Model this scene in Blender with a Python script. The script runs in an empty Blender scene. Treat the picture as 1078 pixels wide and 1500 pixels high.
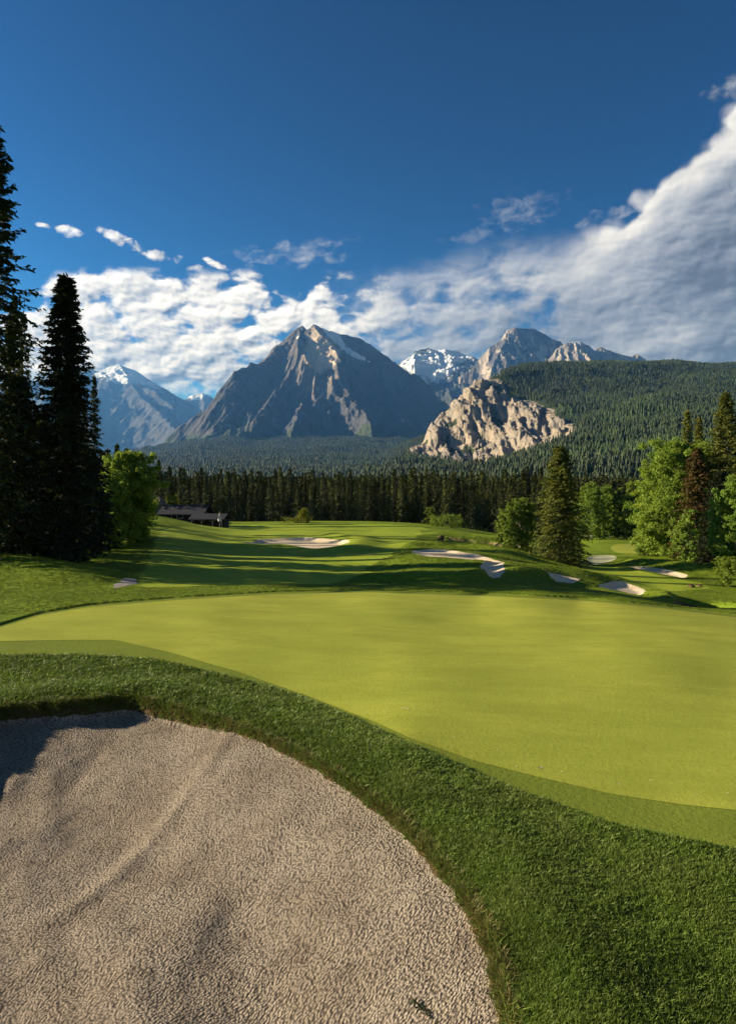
import bpy, math, numpy as np
from math import radians
SC = bpy.context.scene
COL = SC.collection

# ------------------------------------------------------------------ camera, sky, sun, exposure
F = 1000.0                 # focal length in pixels of the 1078 x 1500 photograph
CX, HY = 539.0, 720.0      # principal column, horizon row
cam_d = bpy.data.cameras.new("camera")
cam = bpy.data.objects.new("camera", cam_d); COL.objects.link(cam)
cam_d.sensor_fit = 'VERTICAL'; cam_d.sensor_height = 36.0; cam_d.sensor_width = 36.0
cam_d.lens = 36.0 * F / 1500.0
cam_d.shift_y = -30.0 / 1500.0
cam_d.clip_start = 0.1; cam_d.clip_end = 80000
cam.location = (0, 0, 0); cam.rotation_euler = (radians(90), 0, 0)
SC.camera = cam

SUN_AZ, SUN_EL = -82.0, 17.5      # degrees; azimuth clockwise from the view direction (+Y)
sun_d = bpy.data.lights.new("sun", 'SUN'); sun_d.energy = 5.0; sun_d.angle = radians(0.5)
sun_d.color = (1.0, 0.90, 0.76)
sun = bpy.data.objects.new("sun", sun_d); COL.objects.link(sun)
sun.rotation_euler = (radians(90 - SUN_EL), 0, radians(180 - SUN_AZ) )
SUNDIR = np.array([math.sin(radians(SUN_AZ))*math.cos(radians(SUN_EL)), math.cos(radians(SUN_AZ))*math.cos(radians(SUN_EL)), math.sin(radians(SUN_EL))])
from mathutils import Vector
sun.rotation_euler = Vector(SUNDIR.tolist()).to_track_quat('Z', 'Y').to_euler()
sun.location = (-60, 20, 60)

SC.view_settings.view_transform = 'Standard'; SC.view_settings.look = 'None'
SC.view_settings.exposure = 1.25; SC.view_settings.gamma = 1.0
SC.cycles.max_bounces = 5; SC.cycles.diffuse_bounces = 2; SC.cycles.glossy_bounces = 1
SC.cycles.transmission_bounces = 2; SC.cycles.transparent_max_bounces = 4; SC.cycles.volume_bounces = 0
SC.cycles.use_denoising = True
SC.cycles.caustics_reflective = False; SC.cycles.caustics_refractive = False

# ------------------------------------------------------------------ node helper
class NG:
    def __init__(s, tree):
        s.t = tree; s.n = tree.nodes; s.l = tree.links
    def new(s, typ, **kw):
        n = s.n.new(typ)
        for k, v in kw.items(): setattr(n, k, v)
        return n
    def put(s, sock, v):
        if isinstance(v, bpy.types.NodeSocket): s.l.new(v, sock)
        elif v is not None:
            if sock.type == 'RGBA' and hasattr(v, '__len__') and len(v) == 3: v = (*v, 1)
            sock.default_value = v
    def m(s, op, a, b=None, c=None, clamp=False):
        n = s.new('ShaderNodeMath', operation=op, use_clamp=clamp)
        s.put(n.inputs[0], a)
        if b is not None: s.put(n.inputs[1], b)
        if c is not None: s.put(n.inputs[2], c)
        return n.outputs[0]
    def vm(s, op, a, b=None):
        n = s.new('ShaderNodeVectorMath', operation=op)
        s.put(n.inputs[0], a)
        if b is not None: s.put(n.inputs['Scale'] if op == 'SCALE' else n.inputs[1], b)
        return n.outputs[1] if op in ('LENGTH', 'DOT_PRODUCT', 'DISTANCE') else n.outputs[0]
    def sep(s, v):
        n = s.new('ShaderNodeSeparateXYZ'); s.put(n.inputs[0], v); return n.outputs
    def xyz(s, x, y, z):
        n = s.new('ShaderNodeCombineXYZ')
        for i, v in enumerate((x, y, z)): s.put(n.inputs[i], v)
        return n.outputs[0]
    def noise(s, v, scale, detail=3.0, rough=0.5, dist=0.0, lac=2.0):
        n = s.new('ShaderNodeTexNoise')
        s.put(n.inputs['Vector'], v); n.inputs['Scale'].default_value = scale
        n.inputs['Detail'].default_value = detail; n.inputs['Roughness'].default_value = rough
        n.inputs['Distortion'].default_value = dist; n.inputs['Lacunarity'].default_value = lac
        return n.outputs[0]
    def voronoi(s, v, scale, feature='F1', out=0, rand=1.0):
        n = s.new('ShaderNodeTexVoronoi', feature=feature)
        s.put(n.inputs['Vector'], v); n.inputs['Scale'].default_value = scale
        n.inputs['Randomness'].default_value = rand
        return n.outputs[out]
    def ss(s, v, a, b, lo=0.0, hi=1.0):
        n = s.new('ShaderNodeMapRange', interpolation_type='SMOOTHSTEP')
        s.put(n.inputs[0], v); s.put(n.inputs[1], a); s.put(n.inputs[2], b); s.put(n.inputs[3], lo); s.put(n.inputs[4], hi)
        return n.outputs[0]
    def lin(s, v, a, b, lo=0.0, hi=1.0):
        n = s.new('ShaderNodeMapRange'); n.clamp = True
        s.put(n.inputs[0], v); s.put(n.inputs[1], a); s.put(n.inputs[2], b); s.put(n.inputs[3], lo); s.put(n.inputs[4], hi)
        return n.outputs[0]
    def mix(s, f, a, b, typ='MIX'):
        n = s.new('ShaderNodeMix', data_type='RGBA', blend_type=typ)
        s.put(n.inputs[0], f); s.put(n.inputs[6], a); s.put(n.inputs[7], b)
        return n.outputs[2]
    def attr(s, name):
        n = s.new('ShaderNodeAttribute', attribute_name=name); return n
    def curve(s, v, pts, x0, x1, y0, y1):
        """piecewise curve through pts (x, y) given in real units"""
        n = s.new('ShaderNodeFloatCurve')
        s.put(n.inputs['Value'], s.lin(v, x0, x1))
        c = n.mapping.curves[0]
        P = [((x - x0) / (x1 - x0), (y - y0) / (y1 - y0)) for x, y in pts]
        c.points[0].location = P[0]; c.points[1].location = P[-1]
        for p in P[1:-1]: c.points.new(*p)
        n.mapping.update()
        return s.m('MULTIPLY_ADD', n.outputs[0], y1 - y0, y0)

def material(name):
    m = bpy.data.materials.new(name); m.use_nodes = True
    g = NG(m.node_tree)
    b = m.node_tree.nodes['Principled BSDF']
    b.inputs['Specular IOR Level'].default_value = 0.15
    b.inputs['Roughness'].default_value = 0.9
    return m, g, b

def bump(g, b, h, strength, dist):
    n = g.new('ShaderNodeBump'); n.inputs['Strength'].default_value = strength
    n.inputs['Distance'].default_value = dist; g.put(n.inputs['Height'], h)
    g.l.new(n.outputs[0], b.inputs['Normal'])

# ------------------------------------------------------------------ world: clear sky with clouds
def az_of(px): return math.atan((px - CX) / F)
def el_of(px, py): return math.atan((HY - py) / F * math.cos(az_of(px)))

world = bpy.data.worlds.new("World"); SC.world = world; world.use_nodes = True
g = NG(world.node_tree); bgn = world.node_tree.nodes['Background']
sky = g.new('ShaderNodeTexSky', sky_type='NISHITA')
sky.sun_disc = False; sky.sun_elevation = radians(SUN_EL); sky.sun_rotation = radians(SUN_AZ)
sky.altitude = 1400; sky.air_density = 1.0; sky.dust_density = 0.3; sky.ozone_density = 2.0
gm = g.new('ShaderNodeGamma'); g.l.new(sky.outputs[0], gm.inputs[0]); gm.inputs[1].default_value = 1.8
hs = g.new('ShaderNodeMix', data_type='RGBA', blend_type='MULTIPLY'); hs.inputs[0].default_value = 1.0
g.l.new(gm.outputs[0], hs.inputs[6]); hs.inputs[7].default_value = (0.016, 0.110, 0.140, 1)
d = g.vm('NORMALIZE', g.new('ShaderNodeTexCoord').outputs['Generated'])
dx, dy, dz = g.sep(d)
az = g.m('ARCTAN2', dx, dy); el = g.m('MAXIMUM', g.m('ARCSINE', dz), 0.0)
ang = g.xyz(az, el, 0.0)
def c5(v): return g.m('SUBTRACT', v, 0.5)
wob = c5(g.noise(ang, 7.0, 3, 0.5)); wob2 = c5(g.noise(ang, 26.0, 5, 0.55))
# upper edge of the cloud deck
edge_px = [(-900, 300), (-300, 420), (0, 446), (40, 440), (90, 404), (160, 402), (300, 400), (420, 406), (520, 400), (580, 392), (640, 374), (740, 352), (820, 342), (870, 326), (930, 292), (965, 255), (1010, 208), (1078, 155), (1300, 60), (2200, -100)]
edge_pts = sorted((az_of(x), el_of(x, y)) for x, y in edge_px)
edge = g.curve(az, edge_pts, edge_pts[0][0], edge_pts[-1][0], 0.0, 0.8)
bank = g.ss(az, az_of(800), az_of(900))           # big heap cloud side
veil = g.ss(az, az_of(440), az_of(640))
# cauliflower rim of the heap cloud
angw = g.vm('ADD', ang, g.vm('SCALE', g.xyz(wob2, wob, 0.0), 0.03))
vor = g.voronoi(angw, 14.0); vor2 = g.voronoi(angw, 33.0)
heads = g.m('ADD', g.m('MULTIPLY', g.m('SUBTRACT', 0.45, vor), 0.050), g.m('MULTIPLY', g.m('SUBTRACT', 0.45, vor2), 0.024))
rim = g.m('ADD', g.m('MULTIPLY', wob, g.m('MULTIPLY_ADD', bank, 0.05, 0.02)), g.m('ADD', g.m('MULTIPLY', wob2, 0.02), g.m('MULTIPLY', heads, bank)))
depth = g.m('SUBTRACT', g.m('ADD', edge, rim), el)   # > 0 inside
cover_l = g.ss(depth, -0.010, 0.03)
cover_b = g.ss(depth, g.m('MULTIPLY_ADD', bank, 0.008, -0.012), g.m('MULTIPLY_ADD', bank, -0.046, 0.06))
# small cloud cells
sq = g.xyz(g.m('MULTIPLY', az, 0.62), g.m('ADD', el, g.m('MULTIPLY', az, -0.05)), 3.1)
sqw = g.vm('ADD', sq, g.vm('SCALE', g.xyz(wob2, wob, 0.0), 0.012))
LO = (-0.0028, 0.0048, 0.0)
def cell(v):
    n = g.noise(v, 32.0, 6, 0.55, 0.15)
    k = g.m('SUBTRACT', 0.62, g.voronoi(v, 48.0))
    return g.m('ADD', n, g.m('MULTIPLY', k, 0.20))
cells = cell(sqw); cells_o = cell(g.vm('ADD', sqw, LO))
fine = g.noise(sqw, 60.0, 5, 0.6, 0.3)
big = c5(g.noise(g.xyz(az, g.m('MULTIPLY', el, 2.2), 7.7), 8.0, 3, 0.5))
gap = g.m('MULTIPLY', g.ss(az, az_of(300), az_of(440)), g.m('SUBTRACT', 1.0, g.ss(az, az_of(560), az_of(700))))
low_fade = g.m('ADD', veil, g.ss(el, el_of(280, 596), el_of(280, 552)), clamp=True)
nl = g.m('ADD', g.m('ADD', cells, g.m('MULTIPLY', big, 0.30)), g.m('MULTIPLY', fine, 0.14))
th = g.m('MULTIPLY_ADD', gap, 0.15, 0.335)
dens_l = g.m('MULTIPLY', g.ss(g.m('ADD', nl, g.m('MULTIPLY', g.m('SUBTRACT', cover_l, 1.0), 0.2)), th, g.m('ADD', th, 0.17)), g.m('MULTIPLY', g.ss(depth, -0.010, 0.006), low_fade))
dens_r = g.m('MULTIPLY', cover_b, g.ss(g.m('ADD', nl, g.m('MULTIPLY', bank, 0.6)), 0.31, 0.70))
dens = g.mix(veil, dens_l, dens_r)
# small stray puffs above the deck
def blob(px, py, rx, ry, rot=0.0):
    a0, e0 = az_of(px), el_of(px, py)
    ca, sa = math.cos(rot), math.sin(rot)
    x = g.m('SUBTRACT', az, a0); y = g.m('SUBTRACT', el, e0)
    X = g.m('ADD', g.m('MULTIPLY', x, ca / (rx/F)), g.m('MULTIPLY', y, sa / (rx/F)))
    Y = g.m('ADD', g.m('MULTIPLY', x, -sa / (ry/F)), g.m('MULTIPLY', y, ca / (ry/F)))
    r2 = g.m('ADD', g.m('MULTIPLY', X, X), g.m('MULTIPLY', Y, Y))
    return g.m('SUBTRACT', 1.0, r2)
def puffs(lst, lo, hi, nk):
    acc = None
    for a in lst:
        v = blob(*a)
        acc = v if acc is None else g.m('MAXIMUM', acc, v)
    acc = g.m('MAXIMUM', acc, -3.0)
    return g.ss(g.m('ADD', acc, g.m('MULTIPLY', c5(fine), nk)), lo, hi)
puff = puffs([(101, 340, 15, 8), (168, 348, 20, 7, -0.4), (197, 360, 18, 7, -0.4), (234, 376, 19, 8, -0.2), (262, 380, 9, 6), (285, 392, 12, 5), (64, 330, 8, 3), (320, 388, 20, 5, -0.3)], -0.2, 1.3, 6.5)
wisp = g.m('MULTIPLY', puffs([(760, 308, 60, 26, 0.1), (890, 322, 40, 14, 0.2), (1075, 128, 30, 14), (690, 345, 50, 10, 0.15), (430, 372, 90, 16, 0.1)], -0.2, 3.0, 7.0), 0.5)
dens = g.m('MAXIMUM', dens, g.m('MAXIMUM', puff, wisp))
# sunlit towards the sun, grey where thick
lit = g.m('MULTIPLY', g.m('SUBTRACT', cells, cells_o), g.m('MULTIPLY_ADD', veil, -2.05, 2.8))
edge_lit = g.m('MULTIPLY', g.ss(depth, 0.075, 0.0), bank)
inner = g.m('MULTIPLY', g.ss(depth, 0.01, 0.15), veil)
lowpatch = g.m('MULTIPLY', g.ss(g.m('ADD', big, g.m('MULTIPLY', wob2, 0.6)), 0.0, 0.22), g.m('MULTIPLY', veil, g.ss(depth, 0.06, 0.2)))
base = g.m('ADD', g.m('SUBTRACT', 0.80, g.m('MULTIPLY', inner, 0.30)), g.m('MULTIPLY', edge_lit, 0.30))
base = g.m('ADD', g.m('SUBTRACT', base, g.m('MULTIPLY', veil, 0.25)), g.m('MULTIPLY', lowpatch, 0.16))
base = g.m('ADD', base, g.m('MULTIPLY', heads, g.m('MULTIPLY', bank, 3.2)))
base = g.m('ADD', base, g.m('MULTIPLY', big, 0.25))
low_grey = g.m('MULTIPLY', g.m('SUBTRACT', 1.0, veil), g.ss(el, el_of(280, 455), el_of(280, 545)))
base = g.m('SUBTRACT', base, g.m('MULTIPLY', low_grey, 0.28))
lum = g.m('MAXIMUM', g.m('ADD', base, lit), 0.14)
ccol = g.mix(g.lin(lum, 0.2, 0.75), (0.78, 0.90, 1.16), (1.0, 0.985, 0.97))
CLOUD = 5.2
cl = g.new('ShaderNodeVectorMath', operation='SCALE'); g.put(cl.inputs[0], ccol); g.put(cl.inputs['Scale'], g.m('MULTIPLY', lum, CLOUD))
out = g.mix(g.m('MULTIPLY', dens, 0.97), hs.outputs[2], cl.outputs[0])
g.l.new(out, bgn.inputs['Color']); bgn.inputs['Strength'].default_value = 0.09
world.cycles.sampling_method = 'MANUAL'; world.cycles.sample_map_resolution = 512

# ------------------------------------------------------------------ numpy helpers
def vnoise(x, y, seed=0):
    """2-D gradient noise in about [-1, 1]"""
    xi = np.floor(x).astype(np.int64); yi = np.floor(y).astype(np.int64)
    fx = x - xi; fy = y - yi
    def grad(ix, iy):
        h = (ix * 374761393 + iy * 668265263 + seed * 1442695041) & 0xFFFFFFFF
        h = ((h ^ (h >> 13)) * 1274126177) & 0xFFFFFFFF
        h = (h ^ (h >> 16)) & 0xFFFF
        a = h * (2 * np.pi / 65536.0)
        return np.cos(a), np.sin(a)
    u = fx*fx*fx*(fx*(fx*6-15)+10); v = fy*fy*fy*(fy*(fy*6-15)+10)
    def dot(ox, oy):
        gx, gy = grad(xi+ox, yi+oy); return gx*(fx-ox) + gy*(fy-oy)
    a = dot(0, 0); b = dot(1, 0); c = dot(0, 1); d = dot(1, 1)
    return (a + u*(b-a) + v*(c-a) + u*v*(a-b-c+d)) * 1.5
def fbm(x, y, octv=4, seed=0, gain=0.5, lac=2.03):
    t = 0; a = 1.0; s = 0
    for i in range(octv):
        t = t + a * vnoise(x, y, seed + i*17); s += a
        x = x*lac + 11.3; y = y*lac - 7.1; a *= gain
    return t / s
def ridged(x, y, octv=5, seed=0, gain=0.5, lac=2.07):
    t = 0; a = 1.0; s = 0
    for i in range(octv):
        t = t + a * (1 - np.abs(vnoise(x, y, seed + i*13))*1.6); s += a
        x = x*lac + 5.7; y = y*lac + 3.9; a *= gain
    return t / s
def sstep(a, b, x):
    t = np.clip((x - a) / (b - a), 0, 1); return t*t*(3-2*t)

def sdf_poly(px, py, poly):
    """signed distance to a closed polygon, negative inside"""
    poly = np.asarray(poly, float); n = len(poly)
    d2 = np.full(px.shape, 1e18); ins = np.zeros(px.shape, bool)
    for i in range(n):
        ax, ay = poly[i]; bx, by = poly[(i+1) % n]
        ex, ey = bx-ax, by-ay; wx, wy = px-ax, py-ay
        t = np.clip((wx*ex + wy*ey) / (ex*ex + ey*ey + 1e-12), 0, 1)
        d2 = np.minimum(d2, (wx-ex*t)**2 + (wy-ey*t)**2)
        c = ((ay <= py) & (by > py)) | ((by <= py) & (ay > py))
        xs = ax + (py - ay) * ex / (ey if abs(ey) > 1e-12 else 1e-12)
        ins ^= c & (px < xs)
    return np.where(ins, -1, 1) * np.sqrt(d2)

def smooth_poly(poly, n=3):
    p = np.asarray(poly, float)
    for _ in range(n):
        q = np.roll(p, -1, 0); p = np.stack([p*.75 + q*.25, p*.25 + q*.75], 1).reshape(-1, 2)
    return p

def mesh_np(name, V, faces, mat=None, smooth=True, attrs=None, mats=None, matidx=None, cattrs=None):
    """faces: list of int arrays (n,3) or (n,4)"""
    me = bpy.data.meshes.new(name)
    V = np.ascontiguousarray(V, np.float32)
    faces = [np.asarray(f, np.int32) for f in faces if len(f)]
    me.vertices.add(len(V)); me.vertices.foreach_set('co', V.ravel())
    li = np.concatenate([f.ravel() for f in faces]); cnt = np.concatenate([np.full(len(f), f.shape[1], np.int32) for f in faces])
    me.loops.add(len(li)); me.loops.foreach_set('vertex_index', li)
    me.polygons.add(len(cnt)); st = np.zeros(len(cnt), np.int32); st[1:] = np.cumsum(cnt)[:-1]
    me.polygons.foreach_set('loop_start', st); me.polygons.foreach_set('loop_total', cnt)
    me.polygons.foreach_set('use_smooth', np.full(len(cnt), smooth, bool))
    for m in (mats or ([mat] if mat else [])): me.materials.append(m)
    if matidx is not None: me.polygons.foreach_set('material_index', np.asarray(matidx, np.int32))
    for k, v in (attrs or {}).items():
        a = me.attributes.new(k, 'FLOAT', 'POINT'); a.data.foreach_set('value', np.ascontiguousarray(v, np.float32))
    me.update(calc_edges=True)
    return me
def link(name, me, parent=None):
    o = bpy.data.objects.new(name, me); COL.objects.link(o)
    if parent: o.parent = parent
    return o
def tag(o, label, cat, group=None, kind=None):
    o['label'] = label; o['category'] = cat
    if group: o['group'] = group
    if kind: o['kind'] = kind
    return o
def empty(name, loc, rz=0.0):
    o = bpy.data.objects.new(name, None); COL.objects.link(o); o.location = loc; o.rotation_euler = (0, 0, rz)
    o.empty_display_size = 0.3
    return o
def grid_faces(nr, nc, tri=False):
    i = np.arange(nr-1)[:, None]*nc + np.arange(nc-1)[None]
    i = i.ravel(); q = np.stack([i, i+1, i+nc+1, i+nc], 1)
    if tri: return np.concatenate([q[:, [0, 1, 2]], q[:, [0, 2, 3]]])
    return q

class TPS:
    def __init__(s, P, z, lam=1e-4):
        s.P = np.asarray(P, float); n = len(s.P)
        K = s.k(s.P[:, None], s.P[None]); A = np.zeros((n+3, n+3))
        A[:n, :n] = K + lam*np.eye(n); A[:n, n] = 1; A[:n, n+1:] = s.P; A[n:, :n] = A[:n, n:].T
        s.w = np.linalg.solve(A, np.concatenate([z, np.zeros(3)]))
    @staticmethod
    def k(a, b):
        r2 = ((a-b)**2).sum(-1); return np.where(r2 > 1e-12, r2*np.log(r2 + 1e-12), 0)
    def __call__(s, X):
        out = s.w[-3] + X @ s.w[-2:]
        for p, w in zip(s.P, s.w): out = out + w*s.k(X, p)
        return out

# ------------------------------------------------------------------ ground relief
# surveyed spots of the course: (column, row, distance) in the photograph
SPOTS = [(-300,1500,5.6),(0,1500,5.65),(370,1500,5.65),(742,1500,5.4),(1078,1500,5.35),(1400,1500,5.4),
 (1078,1190,8.6),(1400,1190,8.7),(800,1142,9.6),(600,1083,11.0),(600,1230,8.2),(400,1098,11.1),(230,1043,12.8),(0,1045,12.8),(-300,1050,12.6),
 (0,963,16.6),(-300,965,16.2),(250,960,16.9),(540,1000,14.5),(800,1000,14.6),(1078,1000,15.0),(540,920,20.5),(300,910,21),(850,930,20),
 (0,920,20),(130,890,23.4),(400,871,27.4),(540,868,28.2),(700,873,27.8),(850,880,27.0),(960,890,26.0),(1078,905,24.5),(-300,925,19.5),(1400,915,23.5),
 (0,868,26.5),(0,815,37),(60,826,35),(-300,800,37),(-300,850,28),(120,848,31),(180,857,29.5),(300,853,31.5),(450,857,31),
 (150,815,42),(250,828,38),(400,830,39),(230,790,54),(220,768,70),(230,757,92),(150,790,56),(0,790,52),(-300,770,60),
 (330,812,47),(450,815,47),(400,797,58),(513,798,57),(330,785,68),(450,780,76),(560,795,60),(540,778,82),(450,766,108),(300,768,98),(370,766,110),(600,768,105),(560,765,112),(640,772,95),
 (300,763,125),(450,763,122),(600,766,122),(450,764,175),(250,764,175),(700,770,172),
 (560,840,36.5),(600,830,38.5),(600,812,47),(650,803,53),(700,797,60),(735,797,64),(690,790,72),(740,790,78),
 (640,852,31.5),(700,861,29.6),(720,848,33.5),(690,833,38),(740,826,43),(760,838,40),(810,833,45),(850,840,44),(880,853,42),
 (780,861,30),(850,866,29.5),(900,871,29.5),(960,884,27.5),(1020,892,27),(1078,898,26.5),
 (840,862,36),(940,876,34),(985,878,34),(1030,884,34),(1078,880,35),(1400,885,34),
 (900,860,40),(950,868,39),(1000,864,41),(1078,868,41),(940,835,55),(860,835,53),(1020,838,54),(1078,845,50),(1400,845,50),
 (900,818,72),(860,818,72),(940,805,86),(880,795,98),(1000,815,70),(1078,825,62),(1400,830,60),(900,787,122),(840,790,120),(1000,797,110),(1078,800,105),(820,798,110),(790,803,80),(900,782,175),(1078,785,175),(1400,785,175)]
_P = np.array([((x-CX)/F*3.2, math.log(d)) for x, y, d in SPOTS]); _Z = np.array([(HY-y)/F*d for x, y, d in SPOTS])
_tps = TPS(_P, _Z, 2e-3)
def polar(x, y):
    ang_ = np.arctan2(x, y); u = np.tan(np.clip(ang_, -0.80, 0.80)); dd = np.hypot(x, y)
    dist = dd * np.cos(np.clip(ang_, -0.80, 0.80))
    return u, dist
def ground0(x, y):
    u, dist = polar(x, y); shp = u.shape
    dc = np.clip(dist, 5.2, 175)
    q = np.stack([np.clip(u, -0.95, 0.95).ravel()*3.2, np.log(dc).ravel()], 1)
    z = _tps(q).reshape(shp)
    # soft rolls of the fairway and the valley floor beyond it
    w = sstep(30, 48, dist) * (1 - sstep(95, 125, dist)) * (1 - sstep(0.06, 0.2, u))
    z = z + w * 0.34 * fbm(x*0.05 + 3, y*0.15, 2, 5)
    z = z + 0.05*fbm(x*0.25, y*0.25, 2, 9) * sstep(9, 14, dist) * (1 - sstep(60, 120, dist))
    far = sstep(170, 900, dist)
    zf = -16 - 14*sstep(400, 2500, dist) + 6*fbm(x/300, y/300, 3, 3)*sstep(200, 800, dist)
    return z*(1-far) + zf*far

def cast(px, py, zfun=ground0, d0=4.0, d1=190.0, n=900):
    """first hit of the photograph's pixel rays with the ground -> X, Y"""
    px = np.atleast_1d(np.asarray(px, float)); py = np.atleast_1d(np.asarray(py, float))
    D = np.exp(np.linspace(math.log(d0), math.log(d1), n))[None]
    X = (px[:, None]-CX)/F*D; Zr = (HY-py[:, None])/F*D; Y = np.broadcast_to(D, X.shape)
    under = zfun(X, Y) - Zr
    hit = under >= 0; i = np.argmax(hit, 1); i = np.where(hit.any(1), i, n-1); i = np.maximum(i, 1)
    r = np.arange(len(px)); a = under[r, i-1]; b = under[r, i]
    t = np.clip(-a/(b-a+1e-9), 0, 1); d_ = D[0, i-1] + t*(D[0, i]-D[0, i-1])
    return (px-CX)/F*d_, d_
def ground_poly(pts, n=2):
    p = np.array(pts, float)
    # densify in the picture so that the outline follows the relief
    q = []
    for a, b in zip(p, np.roll(p, -1, 0)):
        k = max(1, int(np.hypot(*(b-a))//12)); q += [a + (b-a)*j/k for j in range(k)]
    q = np.array(q); X, Y = cast(q[:, 0], q[:, 1])
    return smooth_poly(np.stack([X, Y], 1), 1)

PUT_FAR = [(-260,985),(-160,955),(-60,935),(0,920),(60,902),(130,890),(250,880),(400,871),(540,868),(700,873),(850,880),(960,890),(1078,905),(1200,925),(1330,960),(1450,1020),(1540,1100)]
PUT_NEAR = [(1560,1170),(1500,1225),(1350,1235),(1200,1210),(1078,1188),(1000,1180),(900,1165),(800,1142),(700,1117),(600,1083),(540,1055),(450,1020),(350,985),(250,956),(200,945),(170,938),(100,938),(0,940),(-120,955)]
COL_NEAR = [(1620,1180),(1540,1270),(1350,1310),(1200,1285),(1078,1250),(1000,1235),(900,1212),(800,1180),(700,1142),(600,1100),(500,1050),(400,1010),(300,985),(230,970),(120,963),(0,963),(-120,970),(-280,1000)]
GREEN = ground_poly(PUT_FAR + PUT_NEAR)
COLLAR = ground_poly([(x, y-3.5) for x, y in PUT_FAR] + COL_NEAR)
_bx, _by = cast([0,100,190,230,300,400,480,540,600,650,700,730,742], [1045,1042,1033,1043,1062,1098,1143,1185,1235,1290,1360,1430,1500])
BIG = smooth_poly(np.concatenate([np.stack([_bx, _by], 1), [(1.05,4.6),(0.6,3.4),(-0.6,2.5),(-3,2.2),(-6,2.8),(-8,5),(-8.6,8),(-8.4,10.2),(-7.8,11.7)]]), 2)
# (outline in the photograph, depth, lip width, pale?)
BUNKERS = [
 ('fairway', [(352,796),(375,791),(410,789),(450,788),(485,791),(512,795),(514,800),(490,803),(462,805),(440,802),(420,798),(385,798)], 0.20, 0.9),
 ('upper mound', [(600,809),(622,805),(655,806),(700,813),(728,822),(740,828),(722,829),(690,822),(650,819),(625,816)], 0.13, 0.7),
 ('lower mound', [(702,832),(722,830),(741,828),(736,836),(742,846),(728,851),(712,849),(706,841)], 0.13, 0.6),
 ('hollow', [(792,845),(815,844),(840,849),(858,855),(838,857),(812,854)], 0.13, 0.6),
 ('low sand', [(872,860),(888,855),(915,856),(938,862),(953,870),(938,874),(915,869),(890,864)], 0.12, 0.6),
 ('far hole', [(918,831),(945,831),(980,836),(1008,843),(1003,848),(975,843),(945,837)], 0.15, 0.7),
 ('pale flat', [(858,815),(880,813),(903,814),(902,820),(880,826),(860,829)], 0.06, 0.6),
]
BPOLY = [(n, ground_poly(p), dpt, lip) for n, p, dpt, lip in BUNKERS]
CREEK = ground_poly([(986,876),(1008,878),(1030,881),(1100,884),(1240,888),(1240,893),(1100,890),(1032,892),(1006,890),(990,884)])
SCARS = [ground_poly(p) for p in ([(638,796),(646,785),(652,785),(648,797)], [(650,786),(690,789),(730,794),(736,800),(700,801),(664,794)])]
# low ridges: centre line in the photograph, height, half-width (m)
def line(pts): 
    X, Y = cast([p[0] for p in pts], [p[1] for p in pts]); return np.stack([X, Y], 1)
RIDGES = [(line([(540,851),(600,850),(660,851),(720,846),(780,846),(835,852)]), 0.36, 0.8),
          (line([(740,838),(800,836),(850,843),(895,851)]), 0.35, 1.5),
          (line([(600,801),(660,797),(700,801),(745,812)]), 0.30, 1.4),
          (line([(600,822),(650,824),(690,828)]), 0.22, 1.2),
          (line([(640,783),(690,786),(740,791)]), 0.35, 1.2),
          (line([(962,874),(990,878),(1012,888)]), 0.35, 0.8),
          (line([(490,786),(525,790),(540,797),(520,805)]), 0.35, 1.6),
          (line([(930,826),(990,830),(1030,838)]), 0.5, 1.5),
          (line([(0,826),(60,833),(120,844)]), 0.5, 2.2)]
def seg_dist(px, py, pl):
    d2 = np.full(px.shape, 1e18)
    for a, b in zip(pl[:-1], pl[1:]):
        ex, ey = b-a; wx, wy = px-a[0], py-a[1]; t = np.clip((wx*ex+wy*ey)/(ex*ex+ey*ey+1e-9), 0, 1)
        d2 = np.minimum(d2, (wx-ex*t)**2 + (wy-ey*t)**2)
    return np.sqrt(d2)
def near(x, y, poly, pad):
    lo = poly.min(0)-pad; hi = poly.max(0)+pad
    return (x > lo[0]) & (x < hi[0]) & (y > lo[1]) & (y < hi[1])
def sd_in(x, y, poly, pad=3.0):
    s_ = np.full(x.shape, 99.0); k = near(x, y, poly, pad)
    if k.any(): s_[k] = sdf_poly(x[k], y[k], poly)
    return s_
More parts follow.
